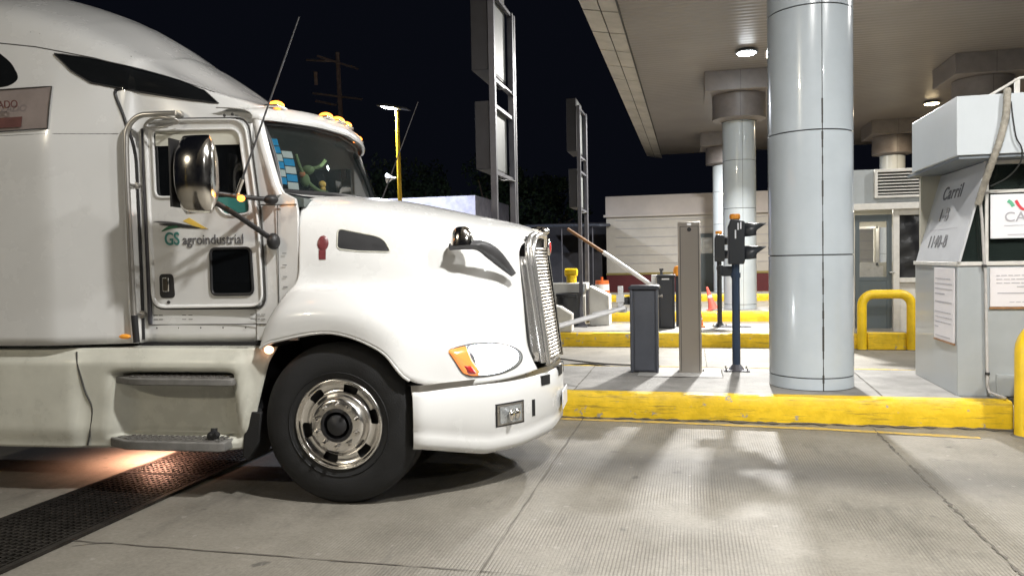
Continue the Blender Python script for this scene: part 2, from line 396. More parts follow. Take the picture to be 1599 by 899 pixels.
def rough_strip(name, pts, w, m, z=0.0045, jit=0.25, step=0.12):
    """a thin irregular strip (joint or crack) lying on the road"""
    b = B(); L = []; R = []
    for (x0, y0), (x1, y1) in zip(pts, pts[1:]):
        d = Vector((x1-x0, y1-y0)); n = max(2, int(d.length/step)); nn = Vector((-d.y, d.x)).normalized()
        for k in range(n+1):
            p = Vector((x0, y0)) + d*k/n + nn*random.uniform(-jit, jit)*w
            ww = w*random.uniform(1-jit*1.6, 1+jit*1.6)/2
            L.append((p.x+nn.x*ww, p.y+nn.y*ww, z)); R.append((p.x-nn.x*ww, p.y-nn.y*ww, z))
    b.grid([L, R]); return tag(b.make(name, m), None, None, kind='structure')
rough_strip('road_joint', [(-1.08, 2.2), (-1.08, 7.58)], 0.008, 'joint', jit=0.5)
rough_strip('road_joint', [(1.55, 1.5), (1.57, 4.2), (1.60, 7.58)], 0.011, 'joint', jit=0.9, step=0.035)
rough_strip('road_joint', [(-3.56, 3.68), (-1.08, 3.70)], 0.009, 'joint', jit=0.5)
rough_strip('road_joint', [(-3.5, 3.60), (-3.42, 3.66), (-3.30, 3.69)], 0.012, 'joint', jit=0.5)
rough_strip('road_joint', [(-1.08, 3.70), (1.55, 3.66)], 0.010, 'joint', jit=0.6)
rough_strip('road_joint', [(-7.5, 3.70), (-4.34, 3.70)], 0.012, 'joint', jit=0.5)
rough_strip('road_joint', [(0.2, 9.9), (0.2, 13.7)], 0.012, 'joint', jit=0.5)
rough_strip('road_stain', [(-1.6, 7.545), (0.6, 7.565), (1.6, 7.555), (2.9, 7.55)], 0.06, 'joint', z=0.0085, jit=0.6, step=0.07)
rough_strip('road_marking', [(-1.5, 7.475), (0.0, 7.43), (1.2, 7.36), (2.4, 7.20)], 0.085, 'road_paint', z=0.004, jit=0.12, step=0.2)

def island(y0, y1, x0, x1, name='traffic_island', chip=True):
    b = B(); b.box((x0, y0+0.13, -0.05), (x1, y1-0.13, IZ))
    isl = tag(b.make(name, 'island_concrete'), None, None, kind='structure')
    for ya, yb, s in ((y0, y0+0.129, 1), (y1-0.129, y1, -1)):
        n = int((x1-x0)/0.05); prof = [(0.0, -0.05), (0.004, 0.10), (0.010, 0.205), (0.034, 0.243), (0.128, IZ+0.003), (0.128, -0.05)]
        rows = []
        for i in range(n+1):
            x = x0+(x1-x0)*i/n; j = random.uniform(-1, 1); r = []
            for k, (d, z) in enumerate(prof):
                e = 0.004*j + 0.006*math.sin(x*5.3+k) if 0 < k < 4 else 0
                if k == 0: e = 0.006*math.sin(x*3.1)+random.uniform(0, .008)
                yy = (ya + d + e*0.7) if s > 0 else (yb - d - e*0.7)
                r.append((x, yy, z + (e*0.8 if k in (2, 3) else 0)))
            rows.append(r)
        q = B(); q.grid(rows); q.face([q.bm.verts[i] for i in range(0)]) if False else None
        q.bm.verts.ensure_lookup_table(); m_ = len(prof)
        q.face([q.bm.verts[i] for i in range(m_)]); q.face([q.bm.verts[len(q.bm.verts)-m_+i] for i in range(m_)])
        k_ = q.make('kerb', 'kerb_yellow', isl, smooth=50)
    return isl
isl1 = island(7.60, 9.65, -2.6, 2.80)
isl1b = B(); isl1b.box((2.86, 7.78, -0.05), (9.5, 9.65, IZ-0.005)); tag(isl1b.make('booth_plinth', 'island_concrete'), None, None, kind='structure')
q = B(); q.box((2.805, 7.64, -0.05), (2.856, 9.6, 0.2)); tag(q.make('kerb_end', 'block_white', bevel=0.015), None, None, kind='structure')
isl2 = island(13.80, 15.95, -4.4, 9.5)
isl3 = island(19.35, 21.4, -4.0, 9.5)
isl4 = island(28.3, 30.6, -4.0, 9.5)
q = B(); q.grid([[(-0.62, 8.72, IZ+0.004), (-0.62, 9.40, IZ+0.004)], [(0.32, 8.72, IZ+0.004), (0.32, 9.40, IZ+0.004)]])
tag(q.make('island_patch', mat('patch', (0.42, 0.415, 0.40), 0.6, noise=0.2, nscale=5, bump=0.3)), None, None, kind='structure')
rough_strip('island_joint', [(-0.63, 8.70), (0.33, 8.70)], 0.014, 'joint', z=IZ+0.0085, jit=0.4)
rough_strip('island_joint', [(0.33, 8.70), (0.33, 9.30)], 0.010, 'joint', z=IZ+0.0085, jit=0.4)
rough_strip('island_joint', [(1.75, 7.74), (1.80, 9.5)], 0.010, 'joint', z=IZ+0.0045, jit=0.4)
rough_strip('island_joint', [(-1.2, 7.74), (-1.2, 9.5)], 0.010, 'joint', z=IZ+0.0045, jit=0.4)

# ------------------------------------------------------------------ canopy
cn = thing('toll_canopy', 'wide flat canopy roof with tiled sloping edge over the toll lanes', 'canopy', (3.3, 12, CEIL))
O_ = (3.3, 12, CEIL)
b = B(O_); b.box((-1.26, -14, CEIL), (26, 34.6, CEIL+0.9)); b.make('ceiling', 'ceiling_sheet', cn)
b = B(O_)  # sloping fascia of two rows of tiles, real gaps between the tiles
Y = -14.0; k = 0
while Y < 34.4:
    for (xa, za, xb, zb) in ((-1.275, CEIL-0.004, -1.60, CEIL+0.05), (-1.622, CEIL+0.053, -1.96, CEIL+0.12)):
        y0, y1 = Y+0.024, Y+1.42-0.024
        b.prism([(xa, y0, za), (xb, y0, zb), (xb, y0, zb+0.03), (xa, y0, za+0.03)], (0, y1-y0, 0))
    Y += 1.42
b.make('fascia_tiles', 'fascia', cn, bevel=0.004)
b = B(O_); b.prism([(-1.262, -14, CEIL+0.04), (-1.955, -14, CEIL+0.165), (-1.955, -14, CEIL+0.9), (-1.262, -14, CEIL+0.9)], (0, 48.6, 0)); b.make('roof_edge', 'dark', cn)
b = B(O_); b.box((-1.272, -14, CEIL-0.035), (-1.245, 34.6, CEIL-0.001)); b.make('edge_trim', 'seam', cn)

def column(x, y, label, group='round white clad columns carrying the canopy', dirty=False):
    t = thing('round_column', label, 'column', (x, y, IZ), group=group); r = 0.413; H = CEIL-IZ
    zs = [0.0, 0.125, 1.35, 2.58, 3.80, 4.80]
    b = B()
    for i, (z0, z1) in enumerate(zip(zs, zs[1:])):
        g = 0.004
        b.lathe([(r-0.02, z0+g), (r, z0+g+0.003), (r, z1-g-0.003), (r-0.02, z1-g)], (0, 0, 0), n=72)
    b.make('cladding', 'column_clad', t, smooth=40)
    b = B(); b.lathe([(r-0.012, 0.0), (r-0.012, 4.85)], (0, 0, 0), n=48); b.make('column_core', 'seam', t, smooth=60)
    b = B()  # vertical seam seen as a dark open joint
    for sg in (1,):
        a = math.radians(-82); c_, s_ = math.cos(a), math.sin(a)
        for k in range(60):
            z0 = 0.0+k*0.08; w = (0.006+random.uniform(0, 0.014 if (k < 36 and dirty) else 0.0012))/2
            pts = [((r+0.0015)*math.cos(a-w/r), (r+0.0015)*math.sin(a-w/r), z0), ((r+0.0015)*math.cos(a+w/r), (r+0.0015)*math.sin(a+w/r), z0)]
            b.prism([pts[0], pts[1], (pts[1][0], pts[1][1], z0+0.08), (pts[0][0], pts[0][1], z0+0.08)], (c_*0.001, s_*0.001, 0))
    b.make('seam', 'seam', t)
    b = B()
    b.lathe([(r+0.02, 4.80), (r+0.05, 4.83), (r+0.09, 4.845), (0.66, 4.86), (0.66, 5.46), (0.60, 5.47)], (0, 0, 0), n=64)
    b.make('capital', 'capital', t, smooth=35)
    b = B(); b.box((-0.86, -0.86, 5.472), (0.86, 0.86, H)); b.make('capital_block', 'capital', t, bevel=0.01)
    b = B(); b.box((-0.004, -0.862, 5.47), (0.004, -0.858, H)); b.lathe([(0.664, 4.86), (0.664, 5.46)], (0, 0, 0), n=2, a0=math.radians(-90.4), a1=math.radians(-89.6))
    b.make('capital_seam', 'seam', t)
    return t
column(1.20, 8.36, 'nearest round white column, widest in view, standing between the traffic signal and the booth', dirty=True)
column(1.22, 20.45, 'round white column right behind the nearer traffic signal, grey capital in view')
column(1.22, 29.9, 'slim far column half hidden behind the left edge of the second column')
column(6.85, 20.45, 'column whose capital shows above the roof box of the near booth')
column(6.95, 29.3, 'far column whose capital shows above the louvred booth')

# ------------------------------------------------------------------ canopy lamps (real lights)
def canopy_lamp(x, y, label, warm=False, power=None, group='floodlights under the canopy ceiling', tilt=0.0):
    t = thing('canopy_lamp', label, 'lamp', (x, y, CEIL), group=group)
    b = B(); b.lathe([(0.0, -0.003), (0.17, -0.003), (0.24, -0.05), (0.24, -0.075), (0.20, -0.08)], (0, 0, 0), n=32); b.make('housing', 'frame_grey', t, smooth=40)
    b = B(); b.lathe([(0.20, -0.079), (0.17, -0.10), (0.10, -0.115), (0.0, -0.12)], (0, 0, 0), n=32); b.make('lens', 'lamp_warm' if warm else 'lamp_lens', t)
    ld = bpy.data.lights.new('lamp_light', 'AREA'); ld.shape = 'RECTANGLE'; ld.size = 0.34; ld.size_y = 0.26; ld.spread = math.radians(165 if tilt == 0 else 128)
    ld.energy = power or LAMP_POWER; ld.color = (1.0, 0.80, 0.55) if warm else (1.0, 0.972, 0.925)
    lo = bpy.data.objects.new('lamp_light', ld); COL.objects.link(lo); lo.parent = t; lo.location = (0, 0, -0.14); lo.rotation_euler = (tilt, 0, 0)
    return t
canopy_lamp(1.24, 17.8, 'bright white floodlight on the canopy ceiling left of the wide near column', power=LAMP_POWER*3.3, tilt=-math.radians(24))
canopy_lamp(7.15, 25.5, 'warm floodlight on the canopy ceiling above the louvred booth', warm=True, power=LAMP_POWER*1.1)
for x, y, p in ((1.25, 2.6, 1.25), (4.6, 3.6, 0.8), (7.0, 11.8, 0.8), (7.0, -2.5, 0.5), (1.25, 25.8, 2.2), (1.25, 11.2, 0.25)):
    canopy_lamp(x, y, 'white floodlight on the canopy ceiling, out of the view', power=LAMP_POWER*p)

# fill lamp added unseen behind the viewpoint to brighten the truck flank
t = thing('street_lamp', 'added fill lamp on a yellow pole behind the viewpoint, out of the view', 'street lamp', (-9.0, -6.0, 0))
b = B(); b.cyl((0, 0, 0), (0, 0, 6.9), 0.085, 0.06, 16); b.make('pole', 'yellow', t, smooth=40)
b = B(); b.prism([(-0.1, -0.2, 6.92), (0.9, -0.2, 7.02), (0.9, -0.2, 7.10), (-0.1, -0.2, 7.0)], (0, 0.4, 0)); b.make('lamp_head', 'grey_plastic', t)
ld = bpy.data.lights.new('street_light', 'AREA'); ld.size = 0.45; ld.energy = 300; ld.color = (1.0, 0.90, 0.72)
lo = bpy.data.objects.new('street_light', ld); COL.objects.link(lo); lo.parent = t; lo.location = (0.45, 0, 6.88); lo.rotation_euler = (math.radians(35), 0, 0)

# ------------------------------------------------------------------ drain grate across the lane
g = thing('drain_grate', 'long rusty steel drain grate crossing the lane under the truck', 'grate', (-3.94, 3.0, 0))
G = (-3.94, 3.0, 0); b = B(G); b.grid([[(-4.30, -1.5, 0.003), (-4.30, 7.5, 0.003)], [(-3.58, -1.5, 0.003), (-3.58, 7.5, 0.003)]]); b.make('pit', 'dark', g)
b = B(G)
for x in (-4.32, -3.60): b.box((x, -1.5, 0.002), (x+0.04, 7.5, 0.022))
b.make('frame', 'rust', g)
b = B(G)
for i in range(15):
    x = -4.255+i*0.0455; b.box((x-0.006, -1.5, 0.004), (x+0.006, 7.5, 0.024))
y = -1.48
while y < 7.5:
    b.box((-4.275, y-0.007, 0.0045), (-3.605, y+0.007, 0.0215)); y += 0.047
b.make('grating', 'rust', g)
for y in (0.95, 2.95, 4.95, 6.95):
    b = B(G); b.box((-4.28, y-0.02, 0.006), (-3.60, y+0.02, 0.0255)); b.make('section_gap', 'dark', g)
for x0, x1 in ((-4.60, -4.325), (-3.555, -3.30)):
    pass

# ------------------------------------------------------------------ toll booth 1
bo = (2.42, 7.85, IZ)
t = thing('toll_booth', 'near grey toll booth with slanted Carril panel and white roof box', 'booth', bo)
b = B(bo); b.box((2.42, 7.85, IZ), (6.2, 9.22, 1.47)); b.make('lower_wall', 'booth_grey', t, bevel=0.006)
b = B(bo); b.box((2.405, 7.835, 1.472), (6.2, 9.24, 1.51)); b.make('sill', 'frame_white', t, bevel=0.004)
b = B(bo); b.box((2.46, 9.16, 1.512), (6.2, 9.22, 2.44)); b.box((4.9, 7.9, 1.512), (6.2, 9.15, 2.44)); b.make('back_wall', 'booth_inside', t)
b = B(bo)   # window posts and rails on the lane side
for x in (2.655, 4.25): b.box((x, 7.86, 1.512), (x+0.03, 7.90, 2.44))
b.box((2.69, 7.86, 2.405), (4.25, 7.90, 2.44)); b.box((2.69, 7.86, 2.14), (4.25, 7.895, 2.17))
b.make('window_frame', 'frame_white', t, bevel=0.003)
b = B(bo); b.box((2.69, 7.880, 1.512), (4.25, 7.886, 2.40)); b.make('window', 'booth_glass', t)
b = B(bo); b.prism([(2.44, 7.875, 1.512), (2.685, 7.875, 1.512), (2.685, 7.875, 2.43), (2.66, 7.875, 2.43)], (0, 0.006, 0)); b.make('side_window', 'booth_glass', t)
# roof box
b = B(bo); b.box((2.335, 7.60, 2.47), (6.3, 9.02, 3.00)); rb = b.make('roof_box', 'header_white', t, bevel=0.006)
b = B(bo); b.box((2.36, 7.62, 2.44), (6.3, 9.3, 2.468)); b.make('soffit', 'frame_grey', t)
b = B(bo)
b.tube([(2.62, 7.68, 3.0), (2.86, 7.66, 3.14), (3.6, 7.66, 3.14)], 0.012, n=8); b.box((2.82, 7.655, 3.0), (2.86, 7.675, 3.135)); b.make('roof_rail', 'frame_white', rb)
# slanted panel
P0, P1 = Vector((2.412, 7.80, 1.512)), Vector((2.412, 9.16, 1.512)); P2, P3 = Vector((2.66, 9.20, 2.435)), Vector((2.66, 7.84, 2.435))
b = B(bo); b.prism([P0, P1, P2, P3], (0.022, 0, -0.004)); sp = b.make('slanted_panel', mat('slant_board', (0.50, 0.51, 0.53), 0.4, noise=0.08, nscale=4), t, bevel=0.003)
upv = (P3-P0).normalized(); rg = Vector((0, -1, 0)); nrm = rg.cross(upv)
upv = (upv - rg*upv.dot(rg)).normalized()
def on_panel(y, s, out=0.003):
    p = P0 + (P3-P0).normalized()*s; q = Vector((p.x, y, p.z)); return tuple(q - Vector((1, 0, 0))*out - Vector((2.42, 7.85, IZ)))
text('Carril', 0.20, on_panel(8.86, 0.66), rg, upv, 'ink', sp, sx=1.1, bold=0.002)
text('1-B', 0.19, on_panel(8.78, 0.43), rg, upv, 'ink', sp, bold=0.002)
text('1140-B', 0.18, on_panel(8.90, 0.15), rg, upv, 'ink', sp, sx=1.05, bold=0.002)
b = B()
for i, (ya, yb, s0, s1) in enumerate(((8.95, 8.10, 0.335, 0.343),)):
    b.face([b.v(on_panel(ya, s0)), b.v(on_panel(yb, s0)), b.v(on_panel(yb, s1)), b.v(on_panel(ya, s1))])
b.make('lettering', 'ink_light', sp)
# notices on the booth
def notice(name, label, org, right, w, h, lines, grp=None):
    o = thing(name, label, 'notice', org); R = Vector(right); N = R.cross(Vector((0, 0, 1)))
    b = B()
    def bx(x0, z0, x1, z1, d0, d1):
        b.prism([tuple(R*x0+Vector((0, 0, z0))+N*d0), tuple(R*x1+Vector((0, 0, z0))+N*d0), tuple(R*x1+Vector((0, 0, z1))+N*d0), tuple(R*x0+Vector((0, 0, z1))+N*d0)], tuple(N*(d1-d0)))
    bx(0, 0, w, h, 0.002, 0.014); b.make('board', 'paper', o, bevel=0.002)
    b = B(); rr = random.Random(len(label))
    for z, xa, xb, th in lines:
        x = xa
        while x < xb-0.02:
            l = rr.uniform(0.025, 0.075) if th < 0.009 or xb-xa < 0.3 else (xb-xa)
            if th >= 0.011: l = xb-xa
            x1 = min(x+l, xb); bx(x, z, x1, z+th, 0.015, 0.0165); x = x1+0.012
    b.make('print', 'ink_light', o)
    b = B(); bx(-0.003, -0.02, w+0.003, -0.002, 0.002, 0.018); b.make('bottom_strip', 'wood', o)
    return o
notice('notice_board', 'narrow white printed notice on the side wall of the near booth', (2.42, 8.50, 0.74), (0, -1, 0), 0.60, 0.71,
       [(0.60, 0.05, 0.52, 0.008), (0.55, 0.03, 0.55, 0.009), (0.50, 0.03, 0.55, 0.009), (0.45, 0.03, 0.33, 0.010), (0.37, 0.04, 0.54, 0.011),
        (0.27, 0.03, 0.54, 0.008), (0.22, 0.03, 0.54, 0.008), (0.17, 0.03, 0.54, 0.008), (0.12, 0.03, 0.16, 0.008), (0.03, 0.05, 0.50, 0.009)])
notice('notice_board', 'wide white printed notice on the booth wall right of the thin pipe', (2.69, 7.85, 1.09), (1, 0, 0), 0.62, 0.36,
       [(0.285, 0.05, 0.56, 0.007), (0.25, 0.05, 0.56, 0.007), (0.215, 0.05, 0.50, 0.007), (0.18, 0.22, 0.50, 0.009), (0.12, 0.06, 0.56, 0.011), (0.04, 0.16, 0.44, 0.006)])
# operator sign hung in the window
s = thing('window_sign', 'white sign with green and red ribbon emblem above grey letters in the booth window', 'sign', (2.69, 7.83, 1.72))
b = B(); b.box((0, 0, 0), (0.80, 0.012, 0.405)); b.make('board', 'sign_white', s, bevel=0.002)
text('CAPUFE', 0.125, (0.11, -0.003, 0.155), (1, 0, 0), (0, 0, 1), 'ink_light', s, sx=1.05)
b = B(); b.box((0.11, -0.003, 0.115), (0.68, -0.001, 0.119)); b.box((0.14, -0.003, 0.03), (0.62, -0.001, 0.036)); b.make('rule', 'ink_light', s)
def ribbon(name, pts, w, m):
    b = B(); q = cr([(x, z) for x, z in pts], 6); L = []; R = []
    for i, p in enumerate(q):
        a = Vector(q[max(i-1, 0)]); c = Vector(q[min(i+1, len(q)-1)]); d = (c-a).normalized(); n = Vector((-d.y, d.x))*w/2
        L.append((p[0]+n.x, -0.0035, p[1]+n.y)); R.append((p[0]-n.x, -0.0035, p[1]-n.y))
    b.grid([L, R]); b.make(name, m, s)
ribbon('emblem_green', [(0.14, 0.345), (0.165, 0.325), (0.185, 0.29)], 0.03, 'flag_green')
ribbon('emblem_red', [(0.205, 0.345), (0.235, 0.29), (0.265, 0.262), (0.30, 0.275), (0.32, 0.30), (0.345, 0.27), (0.39, 0.262), (0.43, 0.31)], 0.024, 'flag_red')
# inside the booth
q = thing('desk', 'dark desk edge inside the near booth', 'desk', (2.9, 8.6, IZ)); b = B((2.9, 8.6, IZ)); b.box((2.75, 8.5, 1.35), (4.6, 9.1, 1.62)); b.make('desk_top', 'grey_plastic', q)
q = tag(B((3.05, 8.7, 1.62)).box((2.92, 8.65, 1.62), (3.25, 8.70, 1.95)).box((3.05, 8.66, 1.60), (3.12, 8.72, 1.64)).make('monitor', 'black_plastic', loc=(3.05, 8.7, 1.62), bevel=0.01), 'dark monitor on the desk inside the near booth', 'monitor')
q = B((2.75, 8.95, 1.62)); q.box((2.72, 8.98, 1.63), (2.86, 9.12, 2.2)); tag(q.make('document_rack', 'teal', loc=(2.75, 8.95, 1.62)), 'narrow dark green rack behind the side glass of the near booth', 'rack')
# conduit, cable, thin pipe
pts = cr([(2.735, 7.585, 3.03), (2.725, 7.56, 2.97), (2.715, 7.56, 2.80), (2.675, 7.57, 2.60), (2.635, 7.60, 2.44), (2.595, 7.72, 2.20), (2.575, 7.80, 2.04)], 8)
b = B(pts[0]); b.tube(pts, [0.028+0.003*((i % 2)) for i in range(len(pts))], n=12); tag(b.make('flexible_conduit', 'conduit', loc=pts[0], smooth=60), 'dirty wrapped flexible conduit hanging over the roof box of the near booth', 'conduit')
pts = cr([(2.76, 7.575, 2.92), (2.775, 7.565, 2.75), (2.80, 7.565, 2.60), (2.845, 7.57, 2.50), (2.85, 7.62, 2.38), (2.79, 7.72, 2.27), (2.68, 7.80, 2.20)], 8)
b = B(pts[0]); b.tube(pts, 0.0065, n=8); tag(b.make('cable', 'cable', loc=pts[0], smooth=60), 'thin black cable looping down beside the dirty conduit', 'cable')
pts = [(2.60, 7.82, 2.06), (2.615, 7.82, 1.9), (2.635, 7.82, 1.5), (2.645, 7.82, 1.42), (2.665, 7.82, 0.36), (2.675, 7.80, 0.30), (2.76, 7.66, 0.272)]
b = B(pts[0]); b.tube(pts, 0.013, n=12); p_ = b.make('pipe', 'pipe_grey', loc=pts[0], smooth=50); tag(p_, 'thin pale pipe running down the near booth to the kerb', 'pipe')
for z in (1.47, 0.47):
    b = B(pts[0]); b.cyl((2.634 if z > 1 else 2.664, 7.82, z-0.012), (2.634 if z > 1 else 2.664, 7.82, z+0.012), 0.02); b.make('pipe_clamp', 'cable', p_)
q = B((2.73, 7.84, 0.30)); q.box((2.745, 7.835, 0.262), (2.98, 7.847, 0.46)); tag(q.make('access_panel', 'booth_grey', loc=(2.73, 7.84, 0.30), bevel=0.002), 'small plain access plate low on the booth wall behind the yellow guard', 'plate')

# ------------------------------------------------------------------ yellow hoop guards
def hoop(label, loc, w, h, r, bar=True):
    t = thing('hoop_guard', label, 'guard', loc, group='yellow tubular hoop guards at the booths')
    c = 0.19; P = [(0, 0, 0), (0, 0, h-c)] + [(c-c*math.cos(a), 0, h-c+c*math.sin(a)) for a in [math.radians(x) for x in range(12, 90, 13)]] + [(c, 0, h), (w-c, 0, h)]
    P += [(w-c+c*math.sin(a), 0, h-c+c*math.cos(a)) for a in [math.radians(x) for x in range(12, 90, 13)]] + [(w, 0, h-c), (w, 0, 0)]
    b = B(); b.tube(P, r, n=24); b.make('hoop', 'yellow', t, smooth=60)
    for x in (0, w):
        b = B(); b.cyl((x, 0, 0), (x, 0, 0.012), r*1.25, r*1.02, 24); b.make('foot', 'joint', t)
    return t
hoop('yellow tubular guard in front of the grey booth door', (2.76, 13.62, 0), 0.76, 0.93, 0.075)
hoop('big yellow tubular guard cut off by the right edge beside the near kerb end', (2.815, 7.33, 0), 0.9, 0.93, 0.105)
q = B((3.1, 13.7, 0)); q.box((2.845, 13.60, 0.0), (3.44, 13.74, 0.29)); tag(q.make('kerb_block', 'kerb_yellow', loc=(3.1, 13.7, 0), bevel=0.02), 'low yellow block between the legs of the hoop guard by the booth door', 'kerb block')

# ------------------------------------------------------------------ toll booth 2 (island 2)
bo = (2.6, 14.2, IZ)
t = thing('toll_booth', 'farther grey booth with white louvre and open blue door behind the hoop guard', 'booth', bo)
b = B(bo); b.box((2.2, 14.25, 2.45), (8.0, 15.6, 3.06)); b.make('roof_band', 'booth_grey', t, bevel=0.006)
b = B(bo); b.box((3.40, 14.30, IZ), (8.0, 14.36, 1.14)); b.box((2.2, 14.30, IZ), (2.78, 14.36, 2.44)); b.make('lower_wall', 'frame_white', t)
b = B(bo); b.box((2.2, 15.5, IZ), (8.0, 15.56, 1.44)); b.box((2.2, 15.5, 2.1), (8.0, 15.56, 2.44)); b.box((3.36, 15.5, 1.45), (3.44, 15.56, 2.09)); b.box((2.2, 15.5, 1.45), (2.95, 15.56, 2.09)); b.box((3.9, 15.5, 1.45), (8.0, 15.56, 2.09)); b.make('back_wall', 'booth_inside', t)
b = B(bo); b.box((2.1, 14.15, 2.36), (8.0, 14.25, 2.47)); b.make('lintel', 'frame_white', t, bevel=0.006)
b = B(bo)
for x in (3.39, 4.30): b.box((x, 14.24, IZ), (x+0.10, 14.298, 2.36))
b.box((3.49, 14.24, 2.26), (4.30, 14.298, 2.36)); b.box((3.49, 14.24, 1.10), (4.30, 14.298, 1.18)); b.make('window_frame', 'frame_white', t, bevel=0.004)
b = B(bo)
rows = []
for i in range(22):
    r_ = []
    for j in range(16):
        u_, v_ = i/21, j/15
        r_.append((3.50+0.79*u_, 14.30+0.016*math.sin(9*u_+5*v_)+0.012*math.sin(23*v_-7*u_)+random.uniform(-.004, .004), 1.17+1.09*v_-0.03*math.sin(6*u_)*(1-v_)))
    rows.append(r_)
b.grid(rows); b.make('window_cover', 'black_film', t, smooth=60)
lv = B(bo); lv.box((3.08, 14.16, 2.56), (3.13, 14.248, 3.05)); lv.box((3.97, 14.16, 2.56), (4.02, 14.248, 3.05)); lv.box((3.13, 14.16, 3.00), (3.97, 14.248, 3.05)); lv.box((3.13, 14.16, 2.56), (3.97, 14.248, 2.60))
lo = lv.make('louvre_frame', 'frame_white', t, bevel=0.003)
b = B(bo)
for k in range(7):
    z = 2.625+k*0.054; b.prism([(3.131, 14.17, z), (3.131, 14.24, z+0.028), (3.131, 14.24, z+0.036), (3.131, 14.17, z+0.010)], (0.838, 0, 0))
b.make('louvre_slats', 'frame_white', lo)
b = B(bo); b.box((3.131, 14.242, 2.60), (3.969, 14.246, 3.0)); b.make('louvre_back', 'dark', lo)
# door leaf
b = B(bo); b.box((2.79, 14.28, 0.30), (2.86, 14.32, 2.28)); b.box((3.30, 14.28, 0.30), (3.38, 14.32, 2.28)); b.box((2.86, 14.28, 2.16), (3.30, 14.32, 2.28)); b.box((2.86, 14.28, 1.13), (3.30, 14.32, 1.20)); b.box((2.86, 14.285, 0.30), (3.30, 14.315, 1.13))
d = b.make('door', 'door_blue', t, bevel=0.003)
b = B(bo); b.box((2.86, 14.298, 1.20), (3.30, 14.302, 2.16)); b.make('door_glass', 'clear_glass', d)
b = B(bo); b.cyl((3.34, 14.28, 1.28), (3.34, 14.23, 1.28), 0.012); b.box((3.33, 14.22, 1.27), (3.42, 14.232, 1.29)); b.make('door_handle', 'chrome', d)
b = B(bo); b.box((2.90, 14.9, 1.38), (3.30, 14.93, 1.44)); b.box((2.90, 14.9, 2.06), (3.30, 14.93, 2.10)); b.box((2.88, 14.9, 1.38), (2.92, 14.93, 2.1)); b.box((3.26, 14.9, 1.38), (3.31, 14.93, 2.1)); b.box((2.80, 14.9, IZ), (3.38, 14.925, 1.38)); b.make('inner_partition', 'frame_white', t)
ld = bpy.data.lights.new('booth_tube', 'AREA'); ld.size = 0.5; ld.energy = 16; ld.color = (1, 0.93, 0.78)
lo_ = thing('ceiling_light', 'tube light inside the farther booth', 'lamp', (3.3, 14.75, 2.43)); b = B(); b.box((-0.3, -0.05, -0.03), (0.3, 0.05, 0)); b.make('diffuser', mat('tube_lens', (1, 1, 1), 0.4, emit=(1, 0.95, 0.8), estr=4), lo_)
l2 = bpy.data.objects.new('booth_tube', ld); COL.objects.link(l2); l2.parent = lo_; l2.location = (0, 0, -0.05)

# ================================================================== ISLAND FURNITURE
def cabinet(name, label, x0, x1, y0, y1, m, group):
    o = (x0, y0, IZ); t = thing(name, label, 'cabinet', o, group=group)
    b = B(o); b.box((x0+0.012, y0+0.012, IZ+0.01), (x1-0.012, y1, 1.235)); b.make('housing', m, t, bevel=0.012)
    b = B(o); b.box((x0+0.055, y0-0.002, IZ+0.03), (x1-0.055, y0+0.011, 1.215)); b.make('door', m, t, bevel=0.004)
    b = B(o)
    for xx in (x0+0.004, x1-0.036): b.box((xx, y0-0.006, IZ), (xx+0.032, y0+0.03, 1.235))
    b.make('corner_rail', m, t, bevel=0.010)
    b = B(o); b.prism([(x0-0.012, y0-0.02, 1.236), (x1+0.012, y0-0.02, 1.236), (x1+0.012, y0-0.02, 1.262), (x1-0.01, y0-0.02, 1.28), (x0+0.01, y0-0.02, 1.28), (x0-0.012, y0-0.02, 1.262)], (0, y1-y0+0.03, 0)); b.make('lid', 'cabinet_dark', t, bevel=0.006)
    return t
c1 = cabinet('barrier_cabinet', 'slate blue barrier gate cabinet nearest the truck, left of the steel pillar', -0.722, -0.385, 9.0, 9.32, 'cabinet', 'barrier gate cabinets on the islands')
o = Vector((-0.722, 9.0, IZ)); b = B(o); b.cyl((-0.39, 9.12, 1.15), (-0.35, 9.12, 1.15), 0.012); b.cyl((-0.35, 9.12, 1.15), (-0.342, 9.12, 1.15), 0.022); b.make('lock', 'steel', c1)
b = B(o); b.box((-0.80, 9.12, 1.05), (-0.722, 9.18, 1.14)); b.cyl((-0.77, 9.16, 1.10), (-0.722, 9.16, 1.10), 0.045); b.make('pivot', 'grey_plastic', c1)
b = B(o); b.box((-0.862, 9.06, 1.0), (-0.80, 9.10, 1.275)); b.box((-0.88, 9.05, 1.08), (-0.785, 9.06, 1.17)); b.cyl((-0.83, 9.045, 1.235), (-0.83, 9.06, 1.235), 0.012); b.box((-0.86, 9.05, 0.96), (-0.76, 9.11, 1.03)); b.make('arm_bracket', 'arm_white', c1, bevel=0.004)
b = B(o); a0, a1 = Vector((-0.78, 9.04, 1.02)), Vector((-2.15, 8.55, 0.66)); b.tube([a0, a1], 0.034, n=16, sx=0.7); b.make('barrier_arm', 'arm_white', c1, smooth=60)
b = B(o); b.tube([(-0.86, 9.2, 1.0), (-1.2, 9.35, 0.93)], 0.014, n=8); b.make('arm_strut', 'arm_white', c1, smooth=60)
c2 = cabinet('barrier_cabinet', 'dark barrier gate cabinet standing behind the gap between slate cabinet and steel pillar', -0.65, -0.315, 14.7, 15.05, 'cabinet_dark', 'barrier gate cabinets on the islands')
o = Vector((-0.65, 14.7, IZ)); b = B(o); b.box((-0.56, 14.692, 1.215-0.03), (-0.42, 14.697, 1.21)); b.make('plate', 'sign_white', c2)
